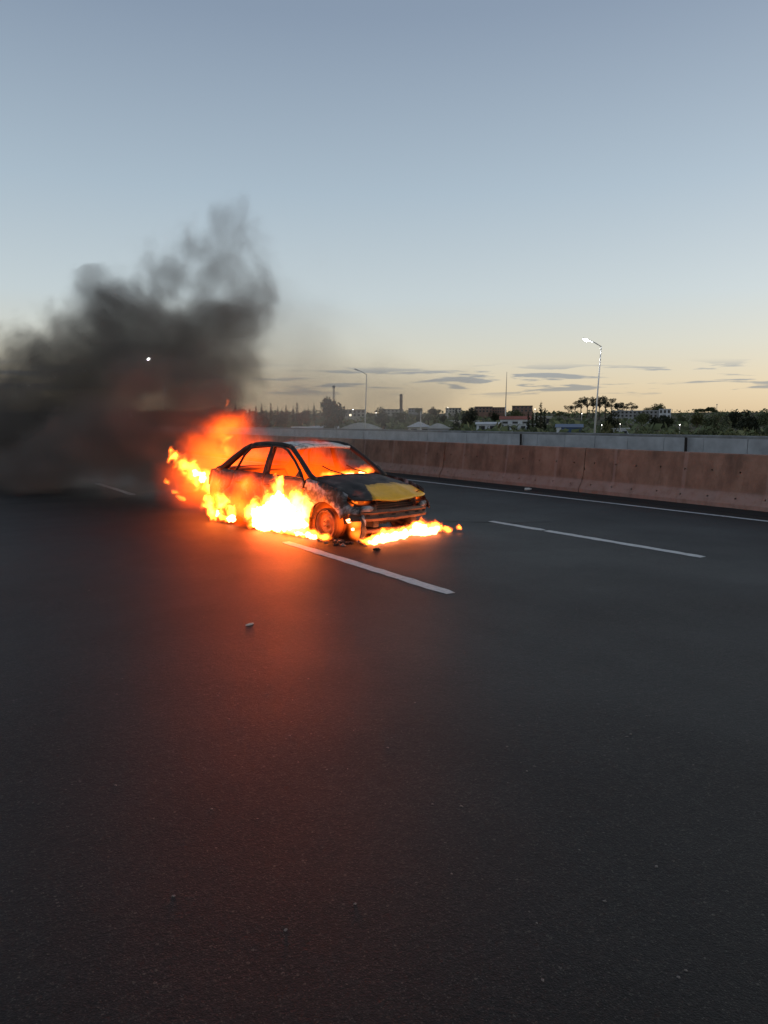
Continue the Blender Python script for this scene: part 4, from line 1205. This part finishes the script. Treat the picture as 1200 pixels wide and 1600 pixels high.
# tail fire streaming back
fire((-3.4, -.40, .5), [((.05, 0, .20), (.34, .16, .22)), ((-.35, 0, .10), (.44, .16, .30)), ((-.80, .0, .14), (.50, .15, .28)), ((-1.25, 0, .30), (.46, .14, .22)), ((-1.65, 0, .46), (.34, .12, .17)), ((-.4, 0, -.14), (.36, .14, .22))],
     'ragged yellow fire streaming back from the tail of the burning car',
     cores=[((.02, -.44, .26), (.13, .03, .05)), ((.14, -.42, .17), (.07, .03, .10))],
     cdisp=.07, strength=36, lo=.14, hi=.85, scale=8.0, amp=2.1, warp=.32, stretch=(.7, .4, 1), rate=.07, seed=7.0, power=1.5)
fire((-3.45, -.2, .95), [((0, 0, .15), (.36, .14, .36)), ((-.15, .05, .42), (.28, .12, .26)), ((-.15, .1, .98), (.15, .08, .12))],
     'thin orange flame tongue rising above the boot of the burning car', strength=7.0, lo=.30, hi=1.0, scale=7.0, amp=2.6, warp=.35, stretch=(1, .5, .8), rate=.09, seed=41.0, power=1.4)
fire((-5.15, -.4, .20), [((.1, 0, .10), (.22, .12, .09)), ((-.15, 0, .28), (.12, .1, .12)), ((.35, 0, .0), (.2, .1, .07))],
     'detached scraps of flame drifting low behind the tail fire', strength=22, lo=.3, hi=.8, scale=9.0, amp=2.1, warp=.2, stretch=(1, 1, 1), rate=.12, seed=43.0)
# pool fire below the front bumper
fire((.66, .1, 0), [((.14, -.74, .05), (.17, .22, .10)), ((.08, -.40, .09), (.18, .28, .15)), ((.0, -.02, .08), (.18, .30, .12)), ((-.05, .34, .11), (.18, .28, .17)), ((-.02, .64, .08), (.15, .26, .12)), ((.05, .86, .04), (.10, .10, .07)), ((.14, .98, .05), (.07, .07, .08))],
     'low white and yellow pool fire on the road under the front bumper',
     cores=[((.12, -.62, .03), (.09, .13, .035)), ((.07, -.36, .05), (.10, .15, .06)), ((.0, .0, .05), (.09, .19, .05)), ((-.02, .36, .06), (.10, .17, .08)), ((.0, .62, .04), (.06, .12, .04))],
     cdisp=.085, strength=50, lo=.24, hi=.66, scale=12.0, amp=2.2, warp=.16, stretch=(1, 1, .7), rate=.06, seed=11.0, core=CORE_LOW, power=1.7, k=.10)
# fire around the near front wheel
fire((-.05, -.90, 0), [((-.40, 0, .10), (.32, .14, .16)), ((-.08, 0, .07), (.3, .12, .11)), ((.2, 0, .06), (.2, .12, .10)), ((-.42, .1, .34), (.18, .12, .30))],
     'low yellow fire licking the foot of the near front wheel',
     cores=[((-.36, 0, .05), (.16, .04, .04)), ((-.10, -.01, .045), (.13, .04, .035))],
     cdisp=.06, strength=45, lo=.18, hi=.7, scale=10.0, amp=1.8, warp=.14, stretch=(1, 1, .7), rate=.09, seed=14.0, core=CORE_LOW, power=1.8)
# inside the open wing ahead of the wheel
fire((.42, -.58, .14), [((0, 0, .10), (.16, .16, .15)), ((.06, 0, -.03), (.14, .14, .11)), ((-.03, .02, .24), (.14, .14, .14))],
     'orange fire inside the open wing ahead of the front wheel',
     cores=[((-.03, -.09, .15), (.05, .03, .022)), ((.06, -.09, .04), (.045, .03, .025))],
     cdisp=.03, strength=14, lo=-.1, hi=.9, scale=7.0, amp=1.3, warp=.12, stretch=(1, 1, .7), rate=.14, seed=17.0, core=CORE_LOW)
# engine bay and headlamp opening
fire((.40, -.48, .46), [((-.02, -.02, .08), (.18, .17, .14)), ((.0, .99, .08), (.15, .14, .13))],
     'orange fire glowing through the empty headlamp openings', strength=14, lo=-.1, hi=.9, scale=6.0, amp=1.2, warp=.1, stretch=(1, 1, .7), rate=.14, seed=19.0, disp=.03)
# cabin
fire((-1.4, 0, .10), [((0, 0, .60), (.95, .66, .62)), ((-.8, 0, .58), (.5, .60, .50)), ((.55, 0, .62), (.45, .62, .36))],
     'orange fire filling the burnt out cabin of the car', strength=5.0, lo=-.15, hi=1.0, scale=3.6, amp=1.8, warp=.3, stretch=(1, 1, .6), rate=.10, seed=23.0, disp=.03, grow=1.1, power=1.2, cool=(1, .06, .002), hot=(1, .10, .004), soot=3.2)
fire((-.58, .1, .80), [((0, -.32, .03), (.10, .24, .08)), ((.02, .0, .04), (.10, .26, .09)), ((.03, .36, .06), (.11, .26, .12))],
     'bright yellow line of fire along the dashboard behind the windscreen opening',
     cores=[((.02, .05, .035), (.03, .10, .018)), ((.02, .30, .045), (.03, .09, .022)), ((.0, -.16, .03), (.025, .09, .012))],
     cdisp=.02, strength=34, lo=.1, hi=.8, scale=9.0, amp=1.6, warp=.1, stretch=(1, .8, .8), rate=.1, seed=29.0, core=CORE_LOW, disp=.03)
# firelight on the near flank, added as a thin emitting film
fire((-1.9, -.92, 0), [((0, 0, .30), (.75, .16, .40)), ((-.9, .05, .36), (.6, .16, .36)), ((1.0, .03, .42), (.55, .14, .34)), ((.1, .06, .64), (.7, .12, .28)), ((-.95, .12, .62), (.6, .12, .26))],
     'orange firelight over the near flank of the car, added as a thin glowing film', strength=13, lo=-.1, hi=1.1, scale=3.5, amp=1.2, warp=.25, stretch=(1, 1, .5), rate=.12, seed=37.0, disp=.04, power=1.3, cool=(1, .06, .002), hot=(1, .11, .004), grow=1.15)
# firelight on the smoke behind the tail, put in as a self-emitting volume
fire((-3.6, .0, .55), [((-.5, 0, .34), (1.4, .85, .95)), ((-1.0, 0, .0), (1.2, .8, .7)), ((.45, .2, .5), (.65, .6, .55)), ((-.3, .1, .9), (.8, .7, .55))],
     'deep orange firelight in the smoke behind the tail of the burning car, made as a glowing volume', strength=12.0, lo=.05, hi=1.25, scale=2.2, amp=1.2, warp=.5, stretch=(1, 1, .7), rate=.14, seed=31.0, disp=.06, dscale=1.5, voxel=.09, grow=1.2, power=1.9, cool=(1, .075, .004), hot=(1, .10, .006), soot=1.2)
fire((-4.6, -.25, .02), [((0, 0, .30), (1.35, .75, .62)), ((-.3, 0, .55), (1.0, .7, .5)), ((.9, 0, .25), (.8, .6, .5))],  # fire glow low over the road, given by an added emitting haze
     'low orange fire glow over the road behind the tail fire, added as emitting haze', strength=3.4, lo=.0, hi=1.3, scale=2.2, amp=.9, warp=.4, stretch=(1, 1, .7), rate=.16, seed=53.0, disp=.05, dscale=1.5, voxel=.09, grow=1.2, power=1.9, cool=(1, .075, .003), hot=(1, .095, .005), soot=.8)
# firelight on the near front wheel and arch, supplied by an added emitting volume
fire((-.02, -.70, .20), [((0, 0, .10), (.36, .16, .30)), ((-.2, -.02, .0), (.18, .14, .2)), ((.26, -.02, .05), (.18, .14, .2))],
     'orange firelight on the near front wheel and arch, made as a glowing volume', strength=6.5, lo=.0, hi=.9, scale=5.0, amp=1.1, warp=.12, stretch=(1, 1, .7), rate=.14, seed=47.0, disp=.03, power=1.3, cool=(1, .07, .003), hot=(1, .11, .005))
